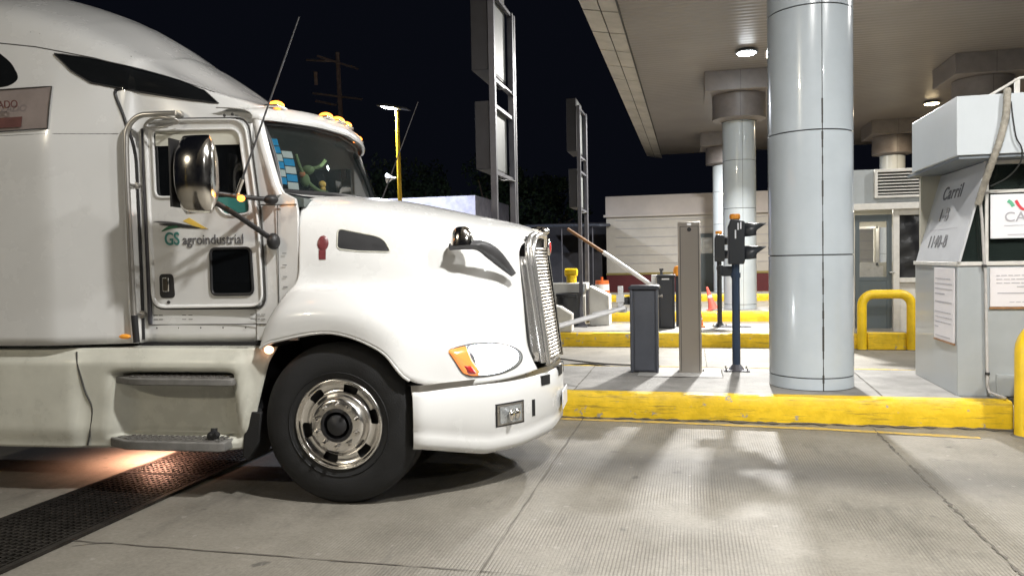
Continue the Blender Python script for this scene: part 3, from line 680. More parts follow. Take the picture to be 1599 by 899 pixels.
b = B(o); b.cyl((-0.57, 14.85, 1.28), (-0.57, 14.85, 1.38), 0.025); b.cyl((-0.57, 14.85, 1.36), (-0.57, 14.85, 1.40), 0.04); b.make('lifting_eye', 'grey_plastic', c2)
b = B(o); b.box((-0.76, 14.8, 1.02), (-0.65, 14.9, 1.28)); b.make('arm_bracket', 'arm_white', c2, bevel=0.01)
b = B(o); a0, am, a1 = Vector((-0.70, 14.78, 1.04)), Vector((-1.68, 14.80, 1.735)), Vector((-2.38, 14.82, 2.21)); b.tube([a0, am], 0.043, n=14); ar = b.make('barrier_arm', 'arm_white', c2, smooth=60)
b = B(o); b.tube([am, a1], 0.030, n=10); b.make('wooden_tip', 'wood', ar, smooth=60)
# beacon behind cabinet 2
t = thing('warning_beacon', 'small orange beacon lamp on a dark post beside the dark barrier cabinet', 'beacon', (-0.27, 15.2, IZ))
o = (-0.27, 15.2, IZ); b = B(o); b.box((-0.31, 15.17, IZ), (-0.23, 15.25, 1.24)); b.make('post', 'cabinet_dark', t, bevel=0.005)
b = B(o); b.lathe([(0.0, 1.44), (0.06, 1.43), (0.085, 1.37), (0.085, 1.29), (0.10, 1.28), (0.10, 1.25), (0.0, 1.245)], (-0.27, 15.2, 0)); b.make('lens', 'orange_lens', t, smooth=40)

# steel pillar
o = (-0.15, 9.05, IZ); t = thing('steel_pillar', 'tall brushed stainless steel reader pillar with small round camera near its top', 'pillar', o)
b = B(o); b.box((-0.155, 9.05, IZ), (0.105, 9.30, 2.015)); b.make('body', 'brushed', t, bevel=0.010)
b = B(o); b.box((-0.122, 9.046, IZ+0.03), (0.072, 9.0485, 1.955)); b.make('front_plate', 'brushed', t)
b = B(o); b.box((-0.130, 9.0465, IZ+0.02), (-0.1245, 9.0495, 1.96)); b.box((0.0745, 9.0465, IZ+0.02), (0.08, 9.0495, 1.96)); b.box((-0.130, 9.044, 1.957), (0.08, 9.0495, 1.962)); b.make('groove', 'seam', t)
b = B(o); b.cyl((-0.025, 9.030, 1.925), (-0.025, 9.0455, 1.925), 0.024); b.cyl((-0.025, 9.026, 1.925), (-0.025, 9.030, 1.925), 0.013); b.make('camera_lens', 'black_plastic', t, smooth=40)
b = B(o); b.box((-0.048, 9.046, 1.972), (-0.003, 9.0495, 1.998)); b.make('plate', 'sign_white', t)
for x in (-0.165, 0.107):
    b = B(o); b.box((x, 9.14, IZ), (x+0.03, 9.2, IZ+0.012)); b.cyl((x+0.015, 9.17, IZ), (x+0.015, 9.17, IZ+0.03), 0.008); b.make('anchor_foot', 'steel', t)

def signal(name, label, o, blue, full=True):
    t = thing(name, label, 'traffic signal', o, group='two lamp lane signals on posts'); x, y, z = 0, 0, 0
    pm = 'signal_blue' if blue else 'signal_black'
    b = B(); b.cyl((0, 0, 0), (0, 0, 1.36), 0.047, 0.045, 24); b.cyl((0, 0, 1.10), (0, 0, 1.16), 0.056); b.make('post', pm, t, smooth=40)
    b = B(); b.box((-0.145, -0.12, 0), (0.145, 0.12, 0.014))
    b.cyl((0, 0, 0.014), (0, 0, 0.075), 0.095, 0.05, 20)
    b.make('base_plate', 'galv' if blue else 'signal_black', t)
    for sx in (-0.12, 0.12):
        for sy in (-0.09, 0.09):
            b = B(); b.cyl((sx, sy, 0.014), (sx, sy, 0.045), 0.011, n=8); b.make('bolt', 'steel', t)
    b = B(); b.prism([(-0.085, -0.115, 1.26), (0.09, -0.115, 1.26), (0.10, -0.115, 1.30), (0.10, -0.115, 1.76), (-0.055, -0.115, 1.79), (-0.085, -0.115, 1.70)], (0, 0.24, 0)); h = b.make('signal_head', 'signal_black', t, bevel=0.012)
    b = B()
    for zz, xx in ((1.63, -0.005), (1.69, 0.025), (1.70, 0.055)) if full else (): b.box((xx-0.008, -0.119, zz-0.07 if xx < 0 else zz-0.03), (xx+0.008, -0.1155, zz+0.03 if xx < 0 else zz+0.05))
    if full: b.make('sticker', 'sign_white', h)
    else: b.bm.free()
    for i, zc in enumerate((1.645, 1.375)):
        b = B()   # tunnel visor, open below, longer on top
        L = []; n = 18
        outer = []; inner = []
        for k in range(n+1):
            a = math.radians(-38 + 256*k/n); l = 0.13+0.12*max(0, math.sin(a)); cy, cz = math.cos(a), math.sin(a)
            L.append([(0.10, cy*0.098, zc+cz*0.098), (0.10+l*0.5, cy*0.096, zc+cz*0.094-0.0), (0.10+l, cy*0.088, zc+cz*0.085+0.004)])
        b.grid(L); b.make('visor', 'signal_black', h, smooth=60, solid=0.005)
        b = B(); b.lathe([(0.0, 0.112), (0.05, 0.108), (0.092, 0.10)], (0, 0, zc), axis='x', n=28); b.make('lens', mat('lens_%d' % i, ((0.10, 0.015, 0.015), (0.01, 0.06, 0.03))[i], 0.2, coat=1) if 'lens_%d' % i not in M else M['lens_%d' % i], h, smooth=60)
    b = B(); b.lathe([(0.058, 1.79), (0.062, 1.80), (0.062, 1.835), (0.055, 1.85), (0.0, 1.853)], (-0.005, 0, 0)); b.make('cap_lamp', 'orange_lens', t, smooth=40)
    b = B(); b.cyl((-0.005, 0, 1.77), (-0.005, 0, 1.79), 0.05); b.make('cap_base', 'grey_plastic', t)
    b = B(); b.tube([(0, 0.03, 1.27), (0, 0.06, 1.22), (0, 0.045, 1.12)], 0.012, n=8); b.make('cable', 'cable', t, smooth=60)
    return t
s1 = signal('traffic_signal', 'nearer two lamp signal on a dark blue post beside the wide column', (0.505, 9.3, IZ), True)
b = B(); b.box((-0.16, -0.02, 1.12), (-0.03, 0.03, 1.24)); b.cyl((-0.17, 0.0, 1.13), (-0.17, 0, 1.25), 0.03); b.make('side_bracket', 'signal_black', s1, bevel=0.01)
signal('traffic_signal', 'farther all dark two lamp signal seen left of the blue post one', (0.52, 15.2, IZ), False, full=False)

# ------------------------------------------------------------------ lane sign frames (seen edge on)
def sign_frame(label, o, k=1.0):
    t = thing('sign_frame', label, 'sign frame', o, group='steel frames with lane sign boxes, seen edge on')
    H = 4.42; L = 1.02
    for y in (0, L-0.10, L):
        b = B(); b.box((-0.035, y-0.035, 0), (0.035, y+0.03, H)); b.make('post', 'galv', t, bevel=0.004)
    for z in (H-0.03, 3.42, 3.12, 2.36, 1.75):
        b = B(); b.box((-0.02, 0.031, z-0.02), (0.02, L-0.136, z+0.02)); b.make('cross_bar', 'galv', t)
    for (z0, z1, d) in ((3.52, H+0.15, 0.20), (2.40, 3.17, 0.17)):
        b = B(); b.box((-0.045-d, 0.0, z0), (-0.045, L-0.2, z1)); bx = b.make('sign_box', 'panel_dark', t, bevel=0.006)
        b = B(); b.box((-0.044, 0.08, z0+0.03), (-0.040, L-0.24, z1-0.03)); b.make('back_panel', 'panel_back', bx)
    b = B(); b.tube(cr([(-0.04, 0.25, 3.45), (-0.01, 0.3, 3.36), (0.03, 0.5, 3.40), (0.03, 0.9, 3.40)], 6), 0.009, n=6); b.make('cable', 'cable', t, smooth=60)
    b = B(); b.tube(cr([(-0.04, 0.25, 2.38), (0.0, 0.3, 2.30), (0.03, 0.6, 2.33), (0.03, 0.9, 2.34)], 6), 0.009, n=6); b.make('cable', 'cable', t, smooth=60)
    b = B(); b.box((-0.13, -0.12, 0), (0.13, 0.12, 0.02)); b.prism([(-0.10, -0.03, 0.02), (0.10, -0.03, 0.02), (0.035, -0.03, 0.16), (-0.035, -0.03, 0.16)], (0, 0.01, 0)); b.make('base_plate', 'galv', t)
    b = B(); b.box((0.036, -0.05, 0.70), (0.06, 0.05, 0.85)); b.make('junction_box', 'frame_grey', t)
    return t
sf = sign_frame('tall steel sign frame nearest the truck hood, cut off by the top edge', (-2.17, 8.35, IZ))
sign_frame('smaller looking steel sign frame standing farther back behind the black bin', (-2.17, 15.1, IZ))

# ------------------------------------------------------------------ island noses, bin, drum, cones
o = (-2.55, 15.3, IZ); t = thing('waste_bin', 'black plastic waste bin under a white slab on the second island', 'bin', (-2.42, 15.15, IZ)); o = (-2.42, 15.15, IZ)
b = B(o); b.lathe([(0.20, IZ), (0.235, 0.60), (0.255, 0.86), (0.275, 0.865), (0.275, 0.92), (0.25, 0.925), (0.24, 0.88), (0.19, IZ+0.02), (0, IZ+0.02)], (-2.42, 15.15, 0), n=40); b.make('body', 'bin_black', t, smooth=40)
b = B(o)
for a in (0.9, 2.4, -0.9): b.box((-2.42+0.27*math.cos(a)-0.02, 15.15+0.27*math.sin(a)-0.02, 0.83), (-2.42+0.27*math.cos(a)+0.02, 15.15+0.27*math.sin(a)+0.02, 0.90))
b.make('handle', 'bin_black', t)
q = B((-2.6, 15.5, 0)); q.prism([(-4.3, 15.40, IZ), (-2.18, 15.40, IZ), (-2.18, 15.40, 0.93), (-2.10, 15.40, 0.98), (-2.10, 15.40, 1.12), (-4.3, 15.40, 1.12)], (0, 0.45, 0)); tag(q.make('concrete_block', 'block_white', loc=(-2.6, 15.5, 0), bevel=0.02), 'white painted concrete block behind the black bin carrying the yellow bollard', 'block')
o = (-2.44, 15.6, 1.12); t = thing('yellow_bollard', 'short yellow mushroom topped bollard on the white concrete block', 'bollard', o)
b = B(o); b.cyl((-2.44, 15.6, 1.12), (-2.44, 15.6, 1.28), 0.105, 0.11); b.make('stem', 'yellow', t, smooth=40)
b = B(o); b.tube([(-2.58, 15.6, 1.335), (-2.565, 15.6, 1.335), (-2.44, 15.6, 1.335), (-2.325, 15.6, 1.335), (-2.31, 15.6, 1.335)], [0.06, 0.085, 0.088, 0.085, 0.06], n=24); b.make('head', 'yellow', t, smooth=50)
q = B((-1.9, 15.5, IZ)); q.prism([(-2.04, 15.35, IZ), (-1.64, 15.35, IZ), (-1.64, 15.35, 0.86), (-2.04, 15.35, 1.06)], (0, 0.5, 0)); tag(q.make('concrete_wedge', 'block_white', loc=(-1.9, 15.5, IZ), bevel=0.015), 'white sloping concrete wedge right of the farther sign frame', 'block')
q = B((-2.5, 13.95, IZ)); q.prism([(-3.3, 13.98, IZ), (-2.20, 13.98, IZ), (-2.20, 13.98, 0.58), (-2.42, 13.98, 0.72), (-3.3, 13.98, 0.9)], (0, 0.30, 0)); tag(q.make('concrete_nose', 'block_white', loc=(-2.5, 13.95, IZ), bevel=0.015), 'low white concrete block just beyond the truck grille', 'block')
t = thing('traffic_drum', 'orange and white traffic drum behind the white wedge', 'drum', (-2.3, 19.9, IZ)); o = (-2.3, 19.9, IZ)
for (z0, z1, r0, r1, m, nm) in ((IZ, 0.78, 0.215, 0.195, 'orange', 'lower_band'), (0.78, 0.94, 0.19, 0.185, 'sign_white', 'reflective_band'), (0.94, 1.04, 0.18, 0.17, 'orange', 'upper_band'), (1.04, 1.13, 0.03, 0.03, 'orange', 'handle')):
    b = B(o); b.cyl((-2.3, 19.9, z0), (-2.3, 19.9, z1), r0, r1, 28); b.make(nm, m, t, smooth=40)
def cone(label, o, k, tilt=0.0, m='cone_red'):
    t = thing('traffic_cone', label, 'cone', o); t.rotation_euler = (0, tilt, 0)
    b = B(); b.lathe([(0.15*k, 0.02), (0.10*k, 0.2*k), (0.075*k, 0.36*k)], (0, 0, 0)); b.lathe([(0.066*k, 0.44*k), (0.03*k, 0.68*k), (0.0, 0.70*k)], (0, 0, 0)); b.make('cone_body', m, t, smooth=40)
    b = B(); b.lathe([(0.075*k, 0.36*k), (0.066*k, 0.44*k)], (0, 0, 0)); b.make('reflective_band', 'sign_white', t, smooth=40)
    b = B(); b.box((-0.19*k, -0.19*k, 0), (0.19*k, 0.19*k, 0.03)); b.make('base', m, t, bevel=0.005)
cone('leaning faded red cone left of the farther signal post', (0.52, 19.75, IZ+0.03), 0.85, tilt=-0.26)
cone('small orange cone peeking out right of the steel pillar', (0.16, 15.0, IZ), 0.42, m='orange')
b = B((0.85, 15.4, IZ)); b.box((0.5, 15.0, IZ+0.001), (1.1, 15.3, IZ+0.02)); tag(b.make('steel_plate', 'galv', loc=(0.85, 15.4, IZ)), 'flat steel cover plate at the foot of the farther signal', 'plate')
b = B((-1.5, 11, 0.01)); b.tube(cr([(-2.8, 10.2, 0.012), (-1.6, 11.4, 0.012), (-0.6, 10.4, 0.012), (0.1, 10.0, 0.012), (0.6, 9.8, 0.012)], 8), 0.012, n=6); b.tube(cr([(-2.6, 12.4, 0.012), (-1.4, 11.5, 0.012), (-0.4, 11.2, 0.012), (0.6, 10.2, 0.012)], 8), 0.010, n=6)
tag(b.make('ground_cable', 'cable', loc=(-1.5, 11, 0.01), smooth=60), 'thin black cables lying on the road of the second lane', 'cable')

# ================================================================== BACKGROUND
o = (3.0, 33.5, 0); t = thing('service_building', 'long pale building with maroon base across the plaza', 'building', o)
b = B(o); b.box((-3.60, 33.05, 0.9), (16, 40, 4.28)); b.make('wall', 'facade', t)
b = B(o); b.box((-3.62, 33.02, 3.45), (16, 33.046, 4.30)); b.box((-3.70, 32.90, 3.40), (16, 33.019, 3.50)); b.make('parapet', 'facade_band', t)
b = B(o); b.box((-3.61, 33.0, 0), (16, 33.048, 0.88)); b.make('base_band', 'facade_maroon', t)
b = B(o); b.box((-3.62, 32.985, 0.90), (16, 33.048, 0.99)); b.make('gold_line', 'gold', t)
b = B(o)
for z in (1.38, 1.74, 2.12, 2.50, 2.88, 3.24): b.box((-3.2, 33.03, z), (16, 33.047, z+0.022))
b.make('siding_lines', 'ink_light', t)
b = B(o); b.box((0.28, 32.96, 0.1), (0.98, 33.03, 2.60)); d = b.make('door', 'door_blue', t, bevel=0.01)
b = B(o); b.box((0.38, 32.945, 1.75), (0.86, 32.958, 2.42)); b.make('door_window', 'fog_glass', d)
b = B(o); b.box((0.9, 32.9, 0.1), (1.05, 32.96, 2.62)); b.make('door_frame', 'signal_blue', d)
# left: stucco block, shade net roof, dark wall
o = (-9, 28, 0); t = thing('stucco_block', 'low windowless block with rough pale walls beyond the truck hood', 'building', o)
b = B(o); b.box((-16, 28.0, 0), (-8.05, 33.5, 4.14)); b.make('wall', 'stucco', t, bevel=0.02)
b = B(o); b.cyl((-8.03, 29.3, 3.3), (-7.95, 29.3, 3.3), 0.08, n=10); b.box((-8.04, 29.8, 3.2), (-8.0, 29.95, 3.35)); b.make('wall_fitting', 'sign_white', t)
o = (-4.5, 30, 0); t = thing('carport', 'dark open shelter with thin posts and corrugated roof edge', 'shelter', o)
b = B(o)
rows = []
for i in range(160):
    x = -6.4+3.0*i/159; z = 2.93+0.045*math.sin(i*PI/2.0)+(x+6.4)*-0.01; rows.append([(x, 29.0, z), (x, 33.0, z+0.18)])
b.grid(rows); b.make('corrugated_roof', 'mesh_roof', t, solid=0.01)
for x in (-6.1, -5.5, -4.9, -4.2, -3.7):
    b = B(o); b.cyl((x, 29.1, 0), (x, 29.1, 2.9), 0.02, n=8); b.make('post', 'galv', t)
b = B((-5, 34, 0)); b.box((-14, 34, 0), (-3.65, 34.3, 3.25)); tag(b.make('boundary_wall', 'dark_wall', loc=(-5, 34, 0)), 'dark boundary wall behind the open shelter', 'wall')
b = B((-5, 32, 0)); b.box((-7.5, 32.0, 0), (-3.7, 32.15, 1.9)); tag(b.make('low_wall', 'dark_wall', loc=(-5, 32, 0)), 'low dark wall under the shelter roof', 'wall')
# yellow lamp post
o = (-9.55, 24, 0); t = thing('street_lamp', 'yellow pole lamp with a bright flat head beyond the truck cab', 'street lamp', o)
b = B(o); b.cyl((-9.50, 24, 0), (-9.57, 24, 6.70), 0.085, 0.06, 16); b.make('pole', 'pole_yellow', t, smooth=40)
b = B(o); b.prism([(-10.22, 23.8, 6.88), (-9.15, 23.8, 6.70), (-9.15, 23.8, 6.74), (-9.9, 23.8, 6.93), (-10.22, 23.8, 6.92)], (0, 0.4, 0)); b.make('lamp_head', 'grey_plastic', t)
b = B(o); b.prism([(-10.08, 23.83, 6.845), (-9.62, 23.83, 6.765), (-9.62, 23.83, 6.775), (-10.08, 23.83, 6.855)], (0, 0.34, 0)); b.make('lens', 'lamp_lens', t)
ld = bpy.data.lights.new('street_light', 'AREA'); ld.size = 0.4; ld.energy = 1300; ld.color = (0.85, 0.90, 1.0)
lo = bpy.data.objects.new('street_light', ld); COL.objects.link(lo); lo.parent = t; lo.location = (-0.3, 0, 6.72); lo.rotation_euler = (0, math.radians(10), 0)
b = B(o); b.lathe([(0.03, 0), (0.05, 0.12), (0.17, 0.30)], (-9.64, 23.9, 4.45), axis='x', n=16); hh = b.make('horn_speaker', 'white_plastic', t, smooth=40)
hh.data.transform(Matrix.Translation((-0.09, -0.1, 4.45)) @ Matrix.Scale(-1, 4, (1, 0, 0)) @ Matrix.Translation((0.09, 0.1, -4.45)))
# utility pole
o = (-21.6, 45, 0); t = thing('utility_pole', 'faint wooden power pole with two pairs of crossarms above the cab', 'utility pole', o)
b = B(o); b.cyl((-21.5, 45, 0), (-21.9, 45, 15.1), 0.20, 0.14, 12); b.make('pole', 'pylon_wood', t, smooth=40)
for (x0, z0, x1, z1) in ((-23.2, 14.95, -20.4, 13.9), (-24.0, 14.75, -21.9, 14.5), (-23.6, 12.6, -20.2, 12.0), (-23.4, 12.1, -22.0, 11.75)):
    b = B(o); b.tube([(x0, 44.8, z0), (x1, 44.8, z1)], 0.07, n=6); b.make('crossarm', 'pylon_wood', t)
for x, z in ((-23.3, 13.4),):
    b = B(o); b.cyl((x, 44.7, 13.1), (x, 44.7, 13.9), 0.12); b.make('insulator', 'pylon_wood', t)
# dark trees behind
def tree(label, x, y, h, r, seed):
    rr = random.Random(seed); t = thing('broadleaf_tree', label, 'tree', (x, y, 0), group='dark trees behind the plaza')
    b = B(); b.cyl((0, 0, 0), (0.1, 0, h*0.55), 0.22, 0.12, 10)
    for k in range(6):
        a = rr.uniform(0, 2*PI); b.cyl((0.05, 0, h*rr.uniform(0.35, 0.55)), (r*0.6*math.cos(a), r*0.6*math.sin(a), h*rr.uniform(0.65, 0.9)), 0.08, 0.03, 6)
    b.make('trunk', 'bark', t)
    b = B(); cl = [(rr.gauss(0, r*0.42), rr.gauss(0, r*0.42), h*rr.uniform(0.45, 0.98), rr.uniform(0.5, 1.1)*r*0.34) for _ in range(26)]
    for cx, cy, cz, cr_ in cl:
        for _ in range(150):
            d = Vector((rr.gauss(0, 1), rr.gauss(0, 1), rr.gauss(0, 0.8))).normalized()*cr_*rr.uniform(0.6, 1.1); p = Vector((cx, cy, cz))+d
            a = Vector((rr.gauss(0, 1), rr.gauss(0, 1), rr.gauss(0, 1))).normalized(); c = a.orthogonal().normalized(); s_ = rr.uniform(0.07, 0.15)
            b.face([b.v(p-a*s_), b.v(p+c*s_*0.5), b.v(p+a*s_), b.v(p-c*s_*0.5)])
    b.make('crown', 'leaf', t, fix=False)
tree('dark tree right behind the yellow lamp pole', -9.6, 36.5, 6.2, 2.6, 1)
tree('dark tree between the lamp pole and the near sign frame', -7.0, 38, 5.6, 2.4, 2)
tree('dark tree left of the lamp pole, mostly behind the cab', -14.0, 38, 6.5, 3.0, 3)

# ================================================================== THE TRUCK (local frame: x forward, y away from the near side, z up)
TR = thing('semi_truck', 'white long nose semi truck with sleeper cab rolling into the toll lane', 'truck', (-2.28, 4.52, 0), math.radians(4))
YC = 1.22
def mir(p): return (p[0], 2*YC-p[1], p[2])
# --- hood and fenders: control rows (x, half width, z)
R = {}
R['A'] = [(-.12,0,2.115),(.05,0,2.10),(.25,0,2.065),(.5,0,2.01),(.75,0,1.95),(.95,0,1.905),(1.1,0,1.865),(1.19,0,1.825),(1.24,0,1.79)]
R['B'] = [(-.20,.38,2.11),(-.02,.36,2.09),(.2,.34,2.055),(.46,.3,1.995),(.71,.27,1.935),(.91,.25,1.885),(1.06,.24,1.845),(1.15,.23,1.805),(1.20,.22,1.77)]
R['C'] = [(-.33,.80,2.065),(-.2,.755,2.045),(.05,.68,2.01),(.35,.6,1.95),(.6,.54,1.885),(.82,.5,1.83),(.98,.46,1.785),(1.07,.43,1.745),(1.12,.41,1.70)]
R['D'] = [(-.33,.955,1.95),(-.2,.90,1.935),(.05,.82,1.90),(.35,.73,1.84),(.6,.65,1.77),(.82,.58,1.70),(.98,.52,1.65),(1.07,.465,1.60),(1.115,.43,1.55)]
R['E'] = [(-.33,.995,1.70),(-.2,.96,1.69),(.05,.89,1.66),(.35,.81,1.61),(.6,.73,1.54),(.82,.65,1.46),(.98,.57,1.40),(1.08,.50,1.36),(1.135,.445,1.32)]
R['F'] = [(-.34,1.01,1.50),(-.22,.97,1.475),(.03,.93,1.455),(.33,.88,1.42),(.58,.81,1.35),(.80,.73,1.25),(.96,.63,1.18),(1.08,.54,1.14),(1.15,.455,1.11)]
R['G'] = [(-.42,1.06,1.38),(-.28,1.09,1.41),(.0,1.11,1.415),(.28,1.09,1.37),(.53,1.02,1.27),(.75,.90,1.14),(.93,.75,1.07),(1.07,.60,1.02),(1.165,.46,.98)]
R['H'] = [(-.49,1.16,1.22),(-.36,1.20,1.28),(-.02,1.22,1.29),(.30,1.21,1.22),(.53,1.13,1.10),(.73,.98,.98),(.93,.79,.92),(1.09,.62,.89),(1.20,.465,.88)]
R['I'] = [(-.53,1.20,1.05),(-.41,1.215,1.10),(-.02,1.225,1.155),(.31,1.225,1.04),(.50,1.205,.84),(.745,.985,.775),(.96,.80,.77),(1.115,.635,.785),(1.235,.47,.81)]
keys = 'ABCDEFGHI'; NS = 6
dense = [cr(R[k], NS) for k in keys]
half = []
for j in range(len(dense[0])):
    half.append(cr([dense[i][j] for i in range(len(keys))], 5))
rows = []
for sec in half:
    near = [(x, YC-h, z) for x, h, z in sec][::-1]; far = [(x, YC+h, z) for x, h, z in sec][1:]
    rows.append(near+far)
hb = B(); hb.grid(rows)
bmesh.ops.recalc_face_normals(hb.bm, faces=hb.bm.faces[:])
HOODT = BVHTree.FromBMesh(hb.bm)
hood = hb.make('hood', 'truck_white', TR, smooth=180, solid=0.012)
def hy(x, z, out=0.0):
    h = HOODT.ray_cast(Vector((x, -1.5, z)), Vector((0, 1, 0)))
    if h[0] is None: return None
    n = h[1] if h[1].y < 0 else -h[1]
    return Vector(h[0]) + n*(out+0.0065)
def drape(name, outline, m, parent, out=0.004, bulge=0.0, rings=6, back=0.0):
    """a skin panel that follows the side of the hood; outline in (x, z)"""
    cx = sum(p[0] for p in outline)/len(outline); cz = sum(p[1] for p in outline)/len(outline)
    b = B(); prev = None; n = len(outline)
    for k in range(rings+1):
        s = 1-k/rings
        if k == rings: ring = [b.v(hy(cx, cz, out+bulge))]
        else: ring = [b.v(hy(cx+(x-cx)*s, cz+(z-cz)*s, out+bulge*(1-s**3))) for x, z in outline]
        if prev:
            for i in range(n):
                if len(ring) == 1: b.face([prev[i], prev[(i+1) % n], ring[0]])
                else: b.face([prev[i], prev[(i+1) % n], ring[(i+1) % n], ring[i]])
        else:
            base = [b.v(hy(x, z, -0.01)) for x, z in outline]
            for i in range(n): b.face([base[i], base[(i+1) % n], ring[(i+1) % n], ring[i]])
        prev = ring
    return b.make(name, m, parent, smooth=50)
def drape_line(name, pts, r, m, parent, out=0.002, closed=False):
    P = [hy(x, z, out) for x, z in pts]; P = [p for p in P if p is not None]
    b = B(); b.tube(P, r, n=6, closed=closed); return b.make(name, m, parent, smooth=60)
# dark air slot, round badge
slot = roundpoly([(-.085, 1.845), (.16, 1.79), (.215, 1.765), (.27, 1.675), (.05, 1.685), (-.085, 1.705)], 0.03)
drape('air_slot', slot, 'black_plastic', hood, out=0.002)
drape_line('slot_rim', slot, 0.005, 'fairing_white', hood, closed=True)
drape('round_badge', [(-.175+.036*math.cos(a), 1.745+.052*math.sin(a)) for a in [2*PI*i/20 for i in range(20)]], 'maroon', hood, out=0.004, bulge=0.008)
drape('badge_tag', [(-.20, 1.70), (-.155, 1.70), (-.155, 1.635), (-.20, 1.635)], 'maroon', hood, out=0.004)
# headlamp
hl = roundpoly([(.70, 1.015), (.83, 1.04), (.97, 1.03), (1.08, .985), (1.128, .94), (1.135, .885), (1.10, .845), (1.02, .82), (.93, .815), (.85, .82), (.79, .845)], 0.03)
h1 = drape('headlight', hl, 'fog_glass', hood, out=0.006, bulge=0.02)
drape('lit_lamp', roundpoly([(.80, 1.026), (.95, 1.028), (1.06, .99), (1.108, .935), (1.10, .875), (1.02, .828), (.93, .823), (.86, .83)], 0.05), 'headlight', h1, out=0.016, bulge=0.022)
drape_line('headlight_trim', hl, 0.0035, 'black_plastic', h1, out=0.006, closed=True)
am = roundpoly([(.70, 1.012), (.80, 1.03), (.84, .93), (.905, .825), (.85, .823), (.79, .848)], 0.02)
drape('turn_lens', am, 'amber_lens', h1, out=0.010, bulge=0.022)
drape('turn_reflector', roundpoly([(.775, .91), (.825, .905), (.865, .835), (.815, .84)], 0.015), 'red_lens', h1, out=0.020, bulge=0.018)
for yy in (0.60, 1.84):
    sp_ = bpy.data.lights.new('headlight_beam', 'SPOT'); sp_.energy = 60; sp_.spot_size = math.radians(80); sp_.spot_blend = 0.8; sp_.shadow_soft_size = 0.05; sp_.color = (0.95, 0.97, 1.0)
    so = bpy.data.objects.new('headlight_beam', sp_); COL.objects.link(so); so.parent = h1; so.location = (1.16, yy, 0.88); so.rotation_euler = (math.radians(84), 0, math.radians(-90))
far_h = [Vector(mir(v.co)) for v in h1.data.vertices]
me = h1.data.copy(); [setattr(me.vertices[i], 'co', far_h[i]) for i in range(len(far_h))]
fh = bpy.data.objects.new('headlight', me); COL.objects.link(fh); fh.parent = hood
# fender side marker
b = B(); b.ball((-.485, .055, 1.035), (0.035, 0.018, 0.028)); b.make('side_marker', 'marker_lens', hood, smooth=180)
# arch lip
for f in (0, 1):
    P = [(x, YC-(h-0.004), z) for x, h, z in dense[8][:NS*4+1]]
    if f: P = [mir(p) for p in P]
    b = B(); b.tube(P, 0.012, n=8); b.make('arch_lip', 'truck_white', hood, smooth=60)
    b = B(); b.grid([P, [(p[0]*0.96, p[1]+(0.34 if not f else -0.34), p[2]-0.02) for p in P]]); b.make('wheel_well', 'dark', hood, smooth=60)
    P2 = [(x*0.98, YC-(h-0.35), z-.02) for x, h, z in dense[8][:NS*4+1]]; P3 = [(x, YC-0.72, 1.45) for x, h, z in P2]
    if f: P2 = [mir(p) for p in P2]; P3 = [mir(p) for p in P3]
    b = B(); b.grid([P2, P3]); b.make('inner_well', 'dark', hood)
# --- hood front opening filled by the grille
def grille_u(z, h): # forward position of the grille skin
    top = 1.245 + (1.80-z)*0.125
    return top - 0.05*(abs(h)/0.40)**2.2
gr = B()
rows = []
for i in range(24):
    z = 0.85+0.93*i/23; r_ = []
    for j in range(25):
        h = -0.37+0.74*j/24; r_.append((grille_u(z, h)-0.055, YC+h, z))
    rows.append(r_)
gr.grid(rows); gm = gr.make('grille', 'black_plastic', TR, smooth=60)
sl = B(); n = 33
for i in range(n):
    z = 0.885+0.80*i/(n-1)
    for sgn in (-1, 1):
        hmax = 0.372 if z < 1.6 else 0.372-0.06*((z-1.6)/0.1)**2
        rr_ = []
        for j in range(15):
            h = sgn*(0.022+(hmax-0.022)*j/14); x = grille_u(z, h)+0.004*math.sin(j*1.9)
            rr_.append([(x-0.030, YC+h, z+0.012), (x-0.004, YC+h, z+0.006), (x, YC+h, z-0.002), (x-0.006, YC+h, z-0.008)])
        sl.grid(rr_)
sl.make('grille_bars', 'grille_metal', gm, smooth=60)
b = B(); b.tube([(grille_u(z, 0)+0.004, YC, z) for z in (0.86, 1.0, 1.2, 1.4, 1.6, 1.70)], 0.016, n=10); b.make('centre_bar', 'chrome', gm, smooth=60)
out = []
zz = [0.845+0.055*i for i in range(15)]
for z in zz: out.append((z, -0.385))
for a in (12, 28, 45, 62, 78): out.append((1.615+0.17*math.sin(math.radians(a)), -0.385+0.19-0.19*math.cos(math.radians(a))))
for h in (-0.15, 0, 0.15): out.append((1.792, h))
path = out + [(z, -h) for z, h in out[::-1] if h < -0.16]
P = [(grille_u(z, h)-0.012, YC+h, z) for z, h in path]
b = B(); b.tube(P+[P[0]], 0.022, n=14, sx=1.0); b.make('grille_surround', 'surround_metal', gm, smooth=70)
P = [(grille_u(z, h)-0.05, YC+h*1.05, z+0.005) for z, h in path[:38]]
b = B(); b.tube(P, 0.022, n=10); b.make('surround_shell', 'surround_metal', gm, smooth=70)
